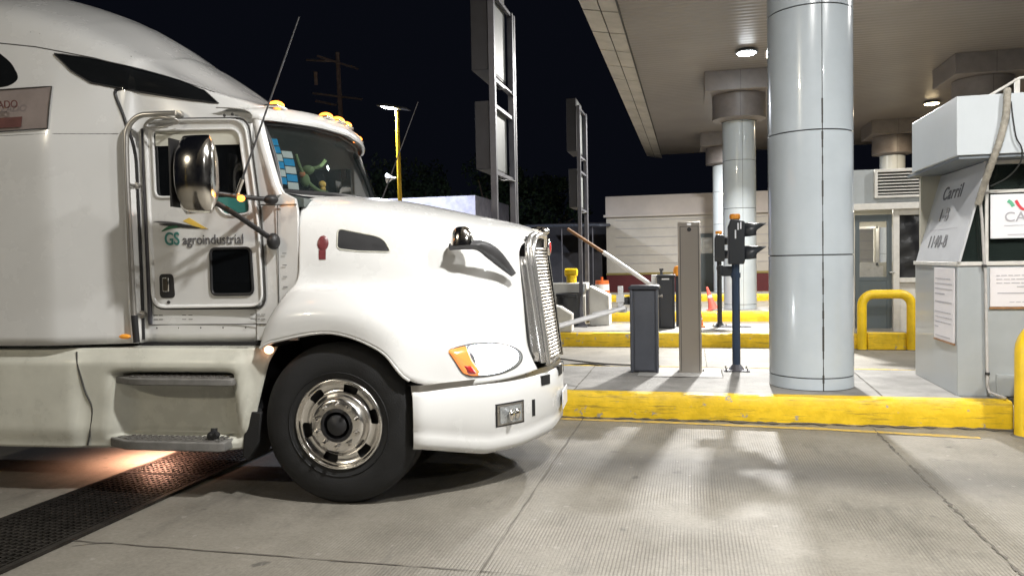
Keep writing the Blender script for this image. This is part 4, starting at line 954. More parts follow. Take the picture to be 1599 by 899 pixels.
# chrome cheeks of the surround reaching back to the hood
for sg in (-1, 1):
    A_ = [(grille_u(z, .37)-0.02, YC+sg*0.405, z) for z in [0.86+0.07*i for i in range(12)]]
    C_ = [(1.09+0.05*(1.7-z)*1.1, YC+sg*0.42, z) for z in [0.86+0.07*i for i in range(12)]]
    b = B(); b.grid([A_, C_]); b.make('surround_cheek', 'surround_metal', gm, smooth=60, solid=0.006)
b = B(); b.ball((1.24, YC, 1.825), (0.05, 0.035, 0.035)); b.ball((1.20, YC, 1.845), (0.07, 0.02, 0.02)); e = b.make('hood_ornament', 'chrome', gm, smooth=180)
b = B(); b.ball((1.285, YC, 1.70), (0.012, 0.05, 0.065)); b.make('badge', 'chrome', gm, smooth=180)
b = B(); b.ball((1.295, YC, 1.70), (0.009, 0.034, 0.045)); b.make('badge_enamel', 'red_lens', gm, smooth=180)

# --- bumper
plan = cr([(.525, 1.225), (.60, 1.20), (.74, 1.04), (.92, .86), (1.10, .66), (1.24, .45), (1.335, .24), (1.37, 0)], 7)
def bz(f): # z of top, bottom along the plan, f = half width
    k = (1.225-f)/1.225
    return 0.745+0.02*(1-k)+0.095*max(0, k-.45)**1.2, 0.385-0.115*min(1, k*3.2)+0.13*max(0, k-.5)
rows = []
for x, h in plan:
    zt, zb = bz(h); d = Vector((1, 0.0)); inn = 0.05
    q_ = h/1.225; nx, ny = 1.0-0.6*q_**2, 0.95*q_
    prof = [(-0.07, zt-0.02), (-0.03, zt-0.002), (-0.012, zt-0.006), (0, zt-0.03), (0.006, zt-0.12), (0.006, zb+0.16), (-0.008, zb+0.135), (-0.002, zb+0.10), (-0.004, zb+0.05), (-0.03, zb+0.012), (-0.08, zb), (-0.14, zb+0.01)]
    rows.append([(x+o_*nx, YC-(h+o_*ny), z) for o_, z in prof])
rows += [[mir(p) for p in r] for r in rows[:-1][::-1]]
b = B(); b.grid(rows); bmesh.ops.recalc_face_normals(b.bm, faces=b.bm.faces[:]); BT = BVHTree.FromBMesh(b.bm)
bump = b.make('bumper', 'truck_white', TR, smooth=60, solid=0.01)
# dark strip in the gap under the hood
P = [(x-0.01, YC-(h-0.015), bz(h)[0]+0.012) for x, h in plan]; P += [mir(p) for p in P[:-1][::-1]]
b = B(); b.grid([[(p[0], p[1], p[2]-0.03) for p in P], [(p[0]-0.004, p[1], p[2]+0.03) for p in P], [(p[0]-0.12, p[1]*0.9+0.122, p[2]+0.03) for p in P]]); b.make('gap_strip', 'steel', bump, smooth=60)
# boxed openings with lamps (front bumper)
def front_pt(h, z, out=0.0):
    x = None
    for (x0, h0), (x1, h1_) in zip(plan, plan[1:]):
        if h1_ <= abs(h) <= h0: x = x0+(x1-x0)*((h0-abs(h))/max(1e-6, h0-h1_))
    if x is None: x = 1.37
    slope = 1.0; return x
def opening(name, h0, h1, z0, z1, m, lamp=None, sg=-1, out=0.004):
    """panel following the bumper between two half widths"""
    hs = [h0+(h1-h0)*i/6 for i in range(7)]; r1 = []
    pts = [(front_pt(h, 0), h) for h in hs]
    def off(i, o_):
        a = Vector(pts[max(i-1, 0)]); c = Vector(pts[min(i+1, 6)]); d = (c-a).normalized(); n = Vector((-d.y, d.x)); n = n if n.x > 0 else -n
        return (pts[i][0]+n.x*o_, YC+sg*(pts[i][1]+n.y*o_))
    b = B(); rr_ = []
    for i in range(7):
        x, y = off(i, 0.009+out); xi, yi = off(i, -0.02)
        rr_.append([(xi, yi, z0), (x, y, z0), (x, y, z1), (xi, yi, z1)])
    b.grid(rr_); return b.make(name, m, bump, bevel=0)
for sg in (-1, 1):
    f = opening('fog_recess', .80, .60, .455, .615, 'black_plastic', sg=sg)
    opening('fog_lamp_rim', .79, .61, .465, .605, 'steel', sg=sg, out=0.008)
    opening('fog_lamp', .775, .625, .475, .592, 'fog_glass', sg=sg, out=0.012)
    p_ = (front_pt(.70, 0)+0.022, YC+sg*.715)
    b = B(); b.ball((p_[0], p_[1]+sg*0.035, .533), (.022, .035, .042)); b.ball((p_[0]+.03, p_[1]-sg*0.035, .533), (.022, .03, .038)); b.make('fog_bulb', 'chrome', f, smooth=180)
    opening('air_opening', .53, .50, .48, .60, 'dark', sg=sg)
    opening('tow_opening', .43, .33, .685, .755, 'dark', sg=sg); opening('tow_opening', .17, .05, .72, .79, 'dark', sg=sg)
b = B(); b.box((1.383, YC-0.17, 0.46), (1.392, YC+0.17, 0.60)); b.make('licence_plate', 'sign_white', bump, bevel=0.004)

# --- cab and sleeper shell
ST = [  # x, half width of the lower side, seam (hw, z), shoulder (hw .62 -> z), centre z
    (-3.7, 1.22, 1.13, 3.36, 3.86, 3.98), (-3.1, 1.22, 1.12, 3.30, 3.80, 3.93), (-2.6, 1.22, 1.11, 3.24, 3.69, 3.82), (-2.25, 1.22, 1.09, 3.19, 3.565, 3.70), (-2.08, 1.215, 1.08, 3.155, 3.49, 3.62), (-1.98, 1.19, 1.07, 3.135, 3.44, 3.57),
    (-1.8, 1.135, 1.05, 3.09, 3.335, 3.46), (-1.64, 1.09, 1.03, 3.05, 3.225, 3.345), (-1.56, 1.065, 1.02, 3.025, 3.17, 3.285)]
rows = []
for x, hw, sh, sz, z6, z0 in ST:
    sec = [(hw, 1.07), (hw, 1.35), (hw, 1.8), (hw, 2.2), (hw-0.004, 2.5), (hw*0.5+sh*0.5 if x < -1.7 else sh+0.005, 2.84), (sh, sz-0.10), (sh-0.03, sz), (sh-0.13, sz+(z6-sz)*0.55), (0.62, z6), (0.32, z0-0.03), (0, z0)]
    rows.append(sec)
def shell(rows, xs):
    out = []
    for x, sec in zip(xs, rows):
        q = cr(sec, 3); near = [(x, YC-h, z) for h, z in q]; out.append(near+[mir(p) for p in near[:-1][::-1]])
    return out
xs = [s[0] for s in ST]
ST2 = [(-1.50, 1.0, 0.99, 2.99, 3.13, 3.245), (-1.3, 0.998, 0.97, 2.945, 3.00, 3.11), (-1.12, 0.996, 0.94, 2.88, 2.90, 2.98), (-.95, 0.994, 0.92, 2.82, 2.83, 2.88), (-.78, 0.99, 0.90, 2.765, 2.79, 2.82), (-.66, 0.98, 0.885, 2.72, 2.755, 2.79)]
for x, hw, sh, sz, z6, z0 in ST2:
    rows.append([(hw, 1.07), (hw, 1.35), (hw, 1.8), (hw, 2.2), (hw-0.008, 2.5), (hw*0.25+sh*0.75 if x < -1.2 else hw*0.4+sh*0.6, 2.81 if x < -1.4 else 2.775 if x < -1.2 else 2.735 if x < -1.0 else 2.68), (sh, sz-0.05), (sh-0.035, sz), (sh-0.14, sz+(z6-sz)*0.58), (0.61, z6), (0.32, z0-0.012), (0, z0)])
xs += [q[0] for q in ST2]
sr = shell(rows, xs); sr = [list(r) for r in zip(*[cr([r[k] for r in sr], 4) for k in range(len(sr[0]))])]
b = B()
V = [[b.v(p) for p in r] for r in sr]
for i in range(len(V)-1):
    for j in range(len(V[0])-1):
        c = (Vector(sr[i][j])+Vector(sr[i+1][j+1]))/2
        if abs(abs(c.y-YC)-0.99) < 0.03 and -1.40 < c.x < -0.70 and 2.02 < c.z < 2.53: continue
        b.face([V[i][j], V[i][j+1], V[i+1][j+1], V[i+1][j]])
bmesh.ops.recalc_face_normals(b.bm, faces=b.bm.faces[:]); CBT = SLT = BVHTree.FromBMesh(b.bm); cab = slp = b.make('cab', 'truck_white', TR, smooth=180, solid=0.01)
def sy(x, z, out, T=None):
    for TT in ((T,) if T else (CBT, SLT)):
        h = TT.ray_cast(Vector((x, -1.5, z)), Vector((0, 1, 0)))
        if h[0] is not None:
            n = h[1] if h[1].y < 0 else -h[1]; return Vector(h[0])+n*out
    return None
def skin(name, outline, m, parent, T=None, out=0.004, rings=6):
    cx = sum(p[0] for p in outline)/len(outline); cz = sum(p[1] for p in outline)/len(outline); b = B(); prev = None; n = len(outline)
    for k in range(rings+1):
        s = 1-k/rings
        ring = [sy(cx+(x-cx)*s, cz+(z-cz)*s, out, T) for x, z in (outline if k < rings else outline[:1])]
        if any(p is None for p in ring): ring = [p if p is not None else Vector((cx, 0.2, cz)) for p in ring]
        ring = [b.v(p) for p in ring]
        if prev:
            for i in range(n):
                if len(ring) == 1: b.face([prev[i], prev[(i+1) % n], ring[0]])
                else: b.face([prev[i], prev[(i+1) % n], ring[(i+1) % n], ring[i]])
        prev = ring
    return b.make(name, m, parent, smooth=60)
def skin_line(name, pts, r, m, parent, T=None, out=0.002, closed=False, n=14):
    q = []
    for (x0, z0), (x1, z1) in zip(pts, pts[1:]+(pts[:1] if closed else [])):
        k = max(1, int(math.hypot(x1-x0, z1-z0)/0.05))
        q += [(x0+(x1-x0)*i/k, z0+(z1-z0)*i/k) for i in range(k)]
    if not closed: q.append(pts[-1])
    P = [sy(x, z, out, T) for x, z in q]; P = [p for p in P if p is not None]
    b = B(); b.tube(P, r, n=6, closed=closed); return b.make(name, m, parent, smooth=60)
# dark upper side windows of the sleeper, bent over the skin
skin_line('roof_seam', [(-3.5, 3.345), (-2.6, 3.235), (-2.25, 3.185), (-1.8, 3.085), (-1.5, 2.995), (-1.2, 2.91), (-.98, 2.83)], 0.006, 'seam', slp, T=SLT)
skin_line('side_seam', [(-3.5, 2.54), (-1.56, 2.54)], 0.004, 'seam', slp, T=SLT)
def lerp_pl(P, x):
    for (x0, z0), (x1, z1) in zip(P, P[1:]):
        if x0 <= x <= x1: return z0+(z1-z0)*(x-x0)/(x1-x0)
    return P[-1][1]
wt = [(-2.09, 3.125), (-1.80, 3.075), (-1.5, 3.0), (-1.22, 2.91), (-1.04, 2.835), (-.93, 2.745)]
wb = [(-2.09, 3.115), (-1.95, 2.99), (-1.80, 2.90), (-1.5, 2.845), (-1.2, 2.785), (-.93, 2.742)]
rows = []
x = -2.09
while x < -.929:
    z0, z1 = lerp_pl(wb, x), lerp_pl(wt, x); rows.append([tuple(sy(x, z0+(z1-z0)*k/8, 0.016, SLT)) for k in range(9)]); x += 0.02
b = B(); b.grid(rows); b.make('side_window', 'side_glass', slp, smooth=60)
skin_line('window_rim', [(-2.09, 3.125), (-1.95, 2.99), (-1.80, 2.90), (-1.5, 2.845), (-1.2, 2.785), (-.93, 2.742), (-1.04, 2.835), (-1.22, 2.91), (-1.5, 3.0), (-1.80, 3.075)], 0.006, 'black_plastic', slp, T=SLT, out=0.012, closed=True)
skin('rear_window', roundpoly([(-2.9, 3.19), (-2.56, 3.19), (-2.40, 3.07), (-2.32, 2.95), (-2.38, 2.90), (-2.9, 2.84)], 0.05), 'side_glass', slp, T=SLT, out=0.007)
def rivets(name, pts, T, par, r=0.0055, m='chrome'):
    b = B()
    for x, z in pts:
        p = sy(x, z, 0.0, T)
        if p is not None: b.ball(p, (r, r*0.6, r), 6, 4)
    return b.make(name, m, par, smooth=180)
rivets('rivets', [(x, 1.12+0.085*k) for x in (-2.02, -2.29, -2.52) for k in range(16)]+[(-1.71, 1.25+0.17*k) for k in range(7)], SLT, slp, m='fairing_white')
rivets('roof_bolts', [(-2.31, 3.30), (-2.24, 3.285), (-1.6, 3.11)], SLT, slp, 0.009, 'seam')
skin('warning_sign', [(-3.0, 2.865), (-2.06, 2.875), (-2.055, 2.575), (-3.0, 2.56)], 'faded_board', slp, T=SLT, out=0.014)
ws = [o for o in COL.objects if o.name.startswith('warning_sign')][0]
skin('red_band', [(-2.95, 2.66), (-2.25, 2.665), (-2.25, 2.592), (-2.95, 2.588)], 'faded_red', ws, T=SLT, out=0.018)
text('FERTILIZADO', 0.075, (-2.68, -0.022, 2.725), (1, 0, 0), (0, 0, 1), 'faded_red', ws, sx=0.95)
skin_line('sign_edge', [(-3.0, 2.865), (-2.06, 2.875), (-2.055, 2.575), (-3.0, 2.56)], 0.004, 'seam', ws, T=SLT, out=0.014)
# lower oval hatch at the left border
skin_line('hatch_rim', roundpoly([(-3.1, 1.62), (-2.62, 1.62), (-2.60, 1.28), (-2.74, 1.15), (-3.1, 1.15)], 0.07), 0.008, 'chrome', slp, T=SLT, out=0.003, closed=True)
# black seal between sleeper and cab
skin_line('weather_seal', cr([(-1.60, 2.865), (-1.645, 2.85), (-1.64, 2.80), (-1.575, 2.65), (-1.535, 2.45), (-1.525, 2.2), (-1.52, 1.6), (-1.52, 1.09)], 4), 0.012, 'black_plastic', cab, T=CBT, out=0.004)
# cab front lower body (cowl side) both sides
for f in (0, 1):
    pts = [(-.66, 1.08), (-.355, 1.08), (-.335, 1.5), (-.33, 1.97), (-.345, 2.055), (-.43, 2.10), (-.47, 2.16), (-.615, 2.60), (-.66, 2.66)]
    b = B(); y0 = 0.222 if not f else 2*YC-0.222-0.03; b.prism([(x, y0 + ((z-2.1)*0.07*(1 if not f else -1) if z > 2.1 else 0), z) for x, z in pts], (0, 0.03, 0)); b.make('cowl_side', 'truck_white', cab, bevel=0.004)
skin_line('belt_seam', [(-.66, 2.015), (-.345, 2.015)], 0.003, 'seam', cab, T=None) if False else None
b = B(); b.tube([(-.655, .220, 2.02), (-.335, .220, 2.015)], 0.0035, n=6); b.tube([(-.475, .219, 2.02), (-.49, .219, 1.10)], 0.003, n=6); b.tube([(-1.49, .219, 1.195), (-.40, .219, 1.195)], 0.003, n=6); b.make('body_seams', 'seam', cab)
b = B()
for x in [-1.42+0.17*i for i in range(6)]:
    b.ball((x, .219, 1.172), (0.006, 0.003, 0.006), 6, 4)
for z in (1.23, 1.26): 
    for x in (-1.44, -1.40, -1.22, -1.17, -.70, -.66, -.62): b.box((x, .217, z), (x+0.03, .2195, z+0.004))
for z in (1.45, 1.52, 1.60, 1.68): b.box((-.45, .217, z), (-.42, .2195, z+0.004))
b.make('rivets', 'seam', cab)
# dashboard / firewall / interior
b = B(); b.box((-.62, .26, 1.1), (-.40, 2.18, 2.02)); b.prism([(-.75, .26, 2.0), (-.30, .26, 2.0), (-.30, .26, 2.06), (-.62, .26, 2.13), (-.75, .26, 2.10)], (0, 1.92, 0)); b.make('dashboard', 'dash', cab)
b = B(); b.box((-1.48, .30, 1.1), (-1.46, 2.14, 2.66)); b.make('rear_partition', 'seat_grey', cab)
for yy in (.55, 1.55):
    b = B(); b.box((-1.38, yy, 1.35), (-.95, yy+.45, 1.62)); b.box((-1.42, yy, 1.62), (-1.28, yy+.45, 2.25)); b.box((-1.40, yy+.12, 2.25), (-1.30, yy+.33, 2.45)); b.make('seat', 'seat_grey', cab, bevel=0.03)
b = B(); b.tube([(-.82+0.10*math.cos(a)*0.35, 1.75+0.22*math.sin(a), 2.02+0.20*math.cos(a)) for a in [2*PI*i/24 for i in range(24)]], 0.014, n=8, closed=True); b.make('steering_wheel', 'black_plastic', cab, smooth=60)
# --- windshield
def wrow(z0, zf):
    pass
base = cr([(-.475, .27, 2.12), (-.40, .42, 2.115), (-.27, .75, 2.12), (-.20, YC, 2.125)], 6); top = cr([(-.625, .335, 2.60), (-.555, .50, 2.615), (-.47, .80, 2.635), (-.43, YC, 2.645)], 6)
base += [mir(p) for p in base[:-1][::-1]]; top += [mir(p) for p in top[:-1][::-1]]
rows = []
for k in range(9):
    t_ = k/8; rows.append([(a[0]*(1-t_)+c[0]*t_+0.02*math.sin(PI*t_), a[1]*(1-t_)+c[1]*t_, a[2]*(1-t_)+c[2]*t_) for a, c in zip(base, top)])
b = B(); b.grid(rows); wsd = b.make('windshield', 'wind_glass', TR, smooth=180)
ring = cr(base, 1)+cr(top, 1)[::-1]
b = B(); b.tube(rows[0]+[r[-1] for r in rows[1:-1]]+rows[-1][::-1]+[r[0] for r in rows[1:-1]][::-1], 0.019, n=8, closed=True); b.make('windshield_seal', 'black_plastic', wsd, smooth=60)
b = B(); b.tube([(p[0]+0.012, p[1], p[2]+0.01) for p in rows[0][2:16]], 0.006, n=6); b.make('wiper', 'black_plastic', wsd, smooth=60)
# cowl between hood and glass, A pillars
b = B(); b.grid([[(p[0]-0.02, p[1], p[2]-0.005) for p in base], [(max(p[0]+0.06, -.36), p[1] + (0.0), 2.085) for p in base]]); b.make('cowl_panel', 'truck_white', cab, smooth=60)
for f in (0, 1):
    P = [(-.64, .28, 2.66), (-.58, .265, 2.42), (-.50, .245, 2.16), (-.46, .24, 2.08)]
    if f: P = [mir(p) for p in P]
    b = B(); b.tube(P, 0.035, n=12, sx=0.8); b.make('windshield_pillar', 'truck_white', cab, smooth=60)
# visor with roof lamps
vp = cr([(-.66, .235, 2.64), (-.585, .28, 2.632), (-.50, .45, 2.64), (-.40, .80, 2.655), (-.36, YC, 2.665)], 6); vp += [mir(p) for p in vp[:-1][::-1]]
rows = []
for p in vp:
    e = abs(p[1]-YC)/0.985; rise = 0.085*(1-0.5*e**6)
    rows.append([(p[0]-0.02, p[1], p[2]-0.02), (p[0]+0.006, p[1], p[2]-0.018), (p[0]+0.012, p[1], p[2]), (p[0]-0.012, p[1], p[2]+rise*0.6), (p[0]-0.05, p[1], p[2]+rise), (p[0]-0.12, p[1], p[2]+rise+0.012), (min(p[0]-0.26, -.62), p[1], p[2]+rise+0.022+0.02*(1-e))])
b = B(); b.grid(rows); vis = b.make('sun_visor', 'truck_white', TR, smooth=60, solid=0.008)
for yy in (.44, 1.02, YC, 1.42, 2.0):
    px = min(vp, key=lambda q: abs(q[1]-yy)); e = abs(yy-YC)/0.985; zt = px[2]+0.088
    b = B(); b.box((px[0]-0.13, yy-0.075, zt-0.012), (px[0]-0.02, yy+0.075, zt+0.012)); bs = b.make('lamp_base', 'chrome', vis, bevel=0.01)
    b = B(); b.ball((px[0]-0.07, yy, zt+0.014), (0.055, 0.062, 0.032), 14, 8); b.make('roof_lamp', 'amber', bs, smooth=180)
    ll = bpy.data.lights.new('marker_light', 'POINT'); ll.energy = 0.35; ll.color = (1, .4, .08); ll.shadow_soft_size = 0.03
    lo = bpy.data.objects.new('marker_light', ll); COL.objects.link(lo); lo.parent = bs; lo.location = (px[0]-0.02, yy, zt+0.09)
for (x, z) in ((-.80, 2.655), (-.86, 2.65)):
    b = B(); b.ball((x, .222+0.02, z), (0.012, 0.01, 0.012), 8, 6); b.make('roof_bolt', 'seam', cab)
# --- door
DO = [(-1.425, 1.325), (-1.44, 2.63), (-.69, 2.60), (-.615, 1.95), (-.60, 1.325)]
dpoly = roundpoly(DO, [.09, .05, .10, .25, .09], 6)
wpoly = roundpoly([(-1.385, 2.095), (-1.39, 2.565), (-.735, 2.545), (-.665, 1.96), (-.86, 1.95), (-.945, 2.06), (-.99, 2.085)], [.05, .04, .07, .05, .05, .05, .03], 5)
yd = .205
b = B()   # door skin = ring between outline and window opening
def ring_faces(b, outer, inner, y0, y1):
    """planar face with hole via triangle fill, extruded between y0 and y1"""
    for y, flip in ((y0, False), (y1, True)):
        ov = [b.v((x, y, z)) for x, z in outer]; iv = [b.v((x, y, z)) for x, z in inner]
        es = [b.bm.edges.new((ov[i], ov[(i+1) % len(ov)])) for i in range(len(ov))] + [b.bm.edges.new((iv[i], iv[(i+1) % len(iv)])) for i in range(len(iv))]
        bmesh.ops.triangle_fill(b.bm, edges=es, use_beauty=True, use_dissolve=False)
        if flip: O2, I2 = ov, iv
        else: O1, I1 = ov, iv
    for P1_, P2_ in ((O1, O2), (I1, I2)):
        for i in range(len(P1_)): b.face([P1_[i], P1_[(i+1) % len(P1_)], P2_[(i+1) % len(P2_)], P2_[i]])
ring_faces(b, dpoly, wpoly, yd, .238)
door = b.make('door', 'truck_white', TR, smooth=35)
b = B(); b.tube([(x, yd-0.002, z) for x, z in dpoly], 0.017, n=10, closed=True, sx=0.6); b.make('door_frame', 'truck_white', door, smooth=60)
b = B(); b.tube([(x, yd+0.014, z) for x, z in roundpoly([(p[0]*1.0+(0.018 if p[0] > -1 else -0.018), p[1]+(0.018 if p[1] > 2 else -0.018)) for p in DO], .09, 5)], 0.008, n=6, closed=True); b.make('door_gap', 'seam', door, smooth=60)
b = B(); b.tube([(x, yd-0.001, z) for x, z in wpoly], 0.010, n=8, closed=True); b.make('window_frame', 'truck_white', door, smooth=60)
b = B(); vs = [b.v((x, .222, z)) for x, z in wpoly]; b.face(vs); b.make('window', 'side_glass', door)
b = B(); b.prism([(-1.375, .212, 2.455), (-.745, .212, 2.44), (-.725, .212, 2.54), (-1.375, .212, 2.56)], (0, 0.006, 0)); b.make('window_top_band', 'fairing_white', door)  # pale panel across the top of the door window
b = B(); b.prism([(-.86, .214, 1.965), (-.68, .214, 1.975), (-.685, .214, 2.08), (-.93, .214, 2.08)], (0, 0.004, 0)); b.make('tinted_corner', 'teal', door)
# small peep window and handle
pp = roundpoly([(-.975, 1.405), (-.975, 1.725), (-.675, 1.725), (-.665, 1.405)], .04, 5)
b = B(); b.prism([(x, yd-0.004, z) for x, z in pp], (0, 0.003, 0)); pw = b.make('peep_window', 'side_glass', door)
b = B(); b.tube([(x, yd-0.005, z) for x, z in pp], 0.010, n=8, closed=True); b.make('rubber_rim', 'black_plastic', pw, smooth=60)
hp = roundpoly([(-1.375, 1.385), (-1.375, 1.555), (-1.268, 1.555), (-1.258, 1.385)], .03, 4)
b = B(); b.prism([(x, yd-0.004, z) for x, z in hp], (0, 0.003, 0)); dh = b.make('handle_recess', 'black_plastic', door)
b = B(); b.box((-1.345, yd-0.020, 1.43), (-1.295, yd-0.008, 1.53)); b.make('door_handle', 'chrome', dh, bevel=0.008)
b = B(); b.cyl((-1.31, yd-0.006, 1.355), (-1.31, yd, 1.355), 0.012, n=12); b.make('key_lock', 'seam', door)
# door lettering: emblem and words
b = B(); b.prism([(-1.18, yd-0.0025, 1.925), (-1.13, yd-0.0025, 1.945), (-.99, yd-0.0025, 1.862), (-1.06, yd-0.0025, 1.868)], (0, 0.0015, 0)); b.make('emblem_yellow', 'logo_yellow', door)
def swoosh(name, a, c, sag, w, m):
    q = []; n_ = 14
    for i in range(n_+1):
        t_ = i/n_; x = a[0]+(c[0]-a[0])*t_; z = a[1]+(c[1]-a[1])*t_+sag*math.sin(PI*t_); q.append((x, z, w*math.sin(PI*min(1, t_*1.15+0.02))**0.7+0.001))
    b = B(); b.grid([[(x, yd-0.004, z+ww/2) for x, z, ww in q], [(x, yd-0.004, z-ww/2) for x, z, ww in q]]); b.make(name, m, door)
swoosh('emblem_stroke', (-1.405, 1.925), (-1.10, 1.885), 0.006, 0.014, 'ink')
swoosh('emblem_stroke', (-1.36, 1.905), (-.985, 1.86), 0.006, 0.024, 'black_plastic')
swoosh('emblem_leaf', (-1.345, 1.855), (-1.17, 1.872), 0.022, 0.022, 'logo_green')
text('GS', 0.125, (-1.325, yd-0.004, 1.760), (1, 0, -0.01), (0, 0, 1), 'teal', door, sx=0.78, bold=0.002)
text('agroindustrial', 0.098, (-1.185, yd-0.004, 1.760), (1, 0, -0.01), (0, 0, 1), 'ink', door, sx=0.86)
# --- grab rails
P = cr([(-1.18, .16, 2.665), (-1.32, .13, 2.66), (-1.43, .12, 2.65), (-1.51, .115, 2.58), (-1.53, .11, 2.45), (-1.53, .11, 2.0), (-1.52, .11, 1.27)], 8)
b = B(); b.tube(P, 0.019, n=14); gr_ = b.make('grab_rail', 'rail_metal', TR, smooth=60)
for (x, z, yy) in ((-1.18, 2.665, .2), (-1.53, 2.18, .2), (-1.52, 1.27, .2)):
    b = B(); b.cyl((x, .11 if z < 2.6 else .15, z), (x, .225, z), 0.014); b.cyl((x, .19, z), (x, .222, z), 0.028); b.make('rail_bracket', 'rail_metal', gr_, smooth=40)
b = B(); b.cyl((-1.515, .11, 1.27), (-1.505, .11, 1.08), 0.022); b.make('rail_foot', 'black_plastic', gr_, smooth=40)
b = B(); b.tube(cr([(-1.42, .16, 2.59), (-1.36, .14, 2.625), (-1.25, .13, 2.635), (-1.17, .14, 2.62), (-1.16, .17, 2.60)], 6), 0.009, n=8); b.tube(cr([(-1.42, .16, 2.59), (-1.36, .14, 2.57), (-1.25, .13, 2.57), (-1.16, .17, 2.60)], 6), 0.006, n=8); b.make('roof_handle', 'rail_metal', TR, smooth=60)
b = B(); b.box((-1.475, .196, 1.2), (-1.448, .216, 2.58)); b.make('door_post', 'galv', cab, bevel=0.004)
b = B(); b.ball((-1.575, .085, 1.125), (.045, .022, .018)); b.make('marker_lamp', 'amber_dim', slp, smooth=180)
# --- door mirrors with their arms, antennas (both sides)
def mirror_set(f):
    F = (lambda p: mir(p)) if f else (lambda p: p)
    prof = []
    b = B(); rows = []
    for k in range(15):      # chrome shell: stacked rounded sections, bowed towards the front
        t_ = k/14; z = 1.945+0.505*t_; w_ = 0.140*(1-abs(2*t_-1)**3.2*0.35); xo = -.845+0.025*(1-t_)*0; dpt = 0.105*(1-abs(2*t_-1)**3)+0.02
        sec = []
        for j in range(20):
            a = 2*PI*j/20; cx, sy_ = math.cos(a), math.sin(a)
            sec.append(F((xo-0.01*math.sin(3*t_)+w_*abs(cx)**0.75*(1 if cx > 0 else -1), -.135+dpt*abs(sy_)**0.8*(1 if sy_ > 0 else -1)*0.9, z)))
        rows.append(sec+[sec[0]])
    b.grid(rows); b.face([b.bm.verts[i] for i in range(0)]) if False else None
    b.bm.verts.ensure_lookup_table(); b.face([b.bm.verts[i] for i in range(20)]); b.face([b.bm.verts[14*21+i] for i in range(20)])
    bmesh.ops.remove_doubles(b.bm, verts=b.bm.verts[:], dist=1e-5)
    m = b.make('side_mirror', 'chrome', TR, smooth=60)
    b = B(); rows = []
    for z in (1.99, 2.15, 2.31, 2.43): rows.append([F((-.992, -.21+0.03*k, z)) for k in range(6)])
    b.grid(rows); b.make('mirror_back_edge', 'black_plastic', m, solid=0.012)
    b = B(); b.tube([F((-.79, -.10, 2.085)), F((-.62, .05, 2.06)), F((-.51, .20, 2.05))], 0.017, n=10); b.make('mirror_arm', 'black_plastic', m, smooth=60)
    b = B(); b.tube([F((-.80, -.10, 2.05)), F((-.66, .04, 1.93)), F((-.50, .19, 1.775))], 0.020, n=10, sx=0.6)
    b.make('mirror_arm', 'black_plastic', m, smooth=60)
    b = B(); b.ball(F((-.505, .185, 2.05)), (0.05, 0.05, 0.034)); b.make('arm_mount', 'black_plastic', m, smooth=180)
    b = B(); b.ball(F((-.495, .185, 1.765)), (0.045, 0.05, 0.058)); b.make('arm_mount', 'black_plastic', m, smooth=180)
    b = B(); b.ball(F((-.605, -.03, 2.045)), (0.026, 0.022, 0.022)); b.make('arm_lamp', 'amber', m, smooth=180)
    ll = bpy.data.lights.new('marker_light', 'POINT'); ll.energy = 0.4; ll.color = (1, .42, .08); ll.shadow_soft_size = 0.03
    lo = bpy.data.objects.new('marker_light', ll); COL.objects.link(lo); lo.parent = m; lo.location = F((-.58, -.10, 2.06))
    b = B(); a0, a1 = Vector(F((-.60, -.10, 2.05))), Vector(F((-.13, -.10, 3.17))); b.tube([a0, a0.lerp(a1, .5), a1], [0.008, 0.006, 0.004], n=8); b.make('antenna', 'grey_plastic', m, smooth=60)
    b = B(); b.cyl(a0+(a1-a0)*0.02, a0+(a1-a0)*0.10, 0.014); b.make('antenna_base', 'chrome', m, smooth=60)
mirror_set(False); mirror_set(True)
# hood mirrors on curved arms
for f in (0, 1):
    F = (lambda p: mir(p)) if f else (lambda p: p)
    b = B(); rows = []
    for k in range(10):
        t_ = k/9; a = t_*PI/2; z = 1.715+0.130*math.sin(a); r_ = math.cos(a)**0.7
        rows.append([F((.765+0.085*r_*math.cos(t), .46+0.065*r_*math.sin(t), z)) for t in [2*PI*j/20 for j in range(21)]])
    b.grid(rows); b.bm.verts.ensure_lookup_table(); b.face([b.bm.verts[i] for i in range(20)]); bmesh.ops.remove_doubles(b.bm, verts=b.bm.verts[:], dist=1e-4)
    hm = b.make('hood_mirror', 'chrome', hood, smooth=60)
    tp = cr([(.68, .44, 1.715), (.82, .45, 1.735), (.92, .47, 1.735), (1.0, .52, 1.69), (1.06, .60, 1.60), (1.095, .67, 1.51)], 5)
    lw = cr([(.68, .44, 1.695), (.80, .45, 1.695), (.87, .47, 1.685), (.93, .53, 1.63), (1.0, .61, 1.565), (1.08, .67, 1.50)], 5)
    b = B(); b.grid([[F(p) for p in tp], [F(((p[0]+q[0])/2, (p[1]+q[1])/2-0.02, (p[2]+q[2])/2)) for p, q in zip(tp, lw)], [F(p) for p in lw]]); b.make('mirror_arm', 'grey_plastic', hm, smooth=60, solid=0.03)
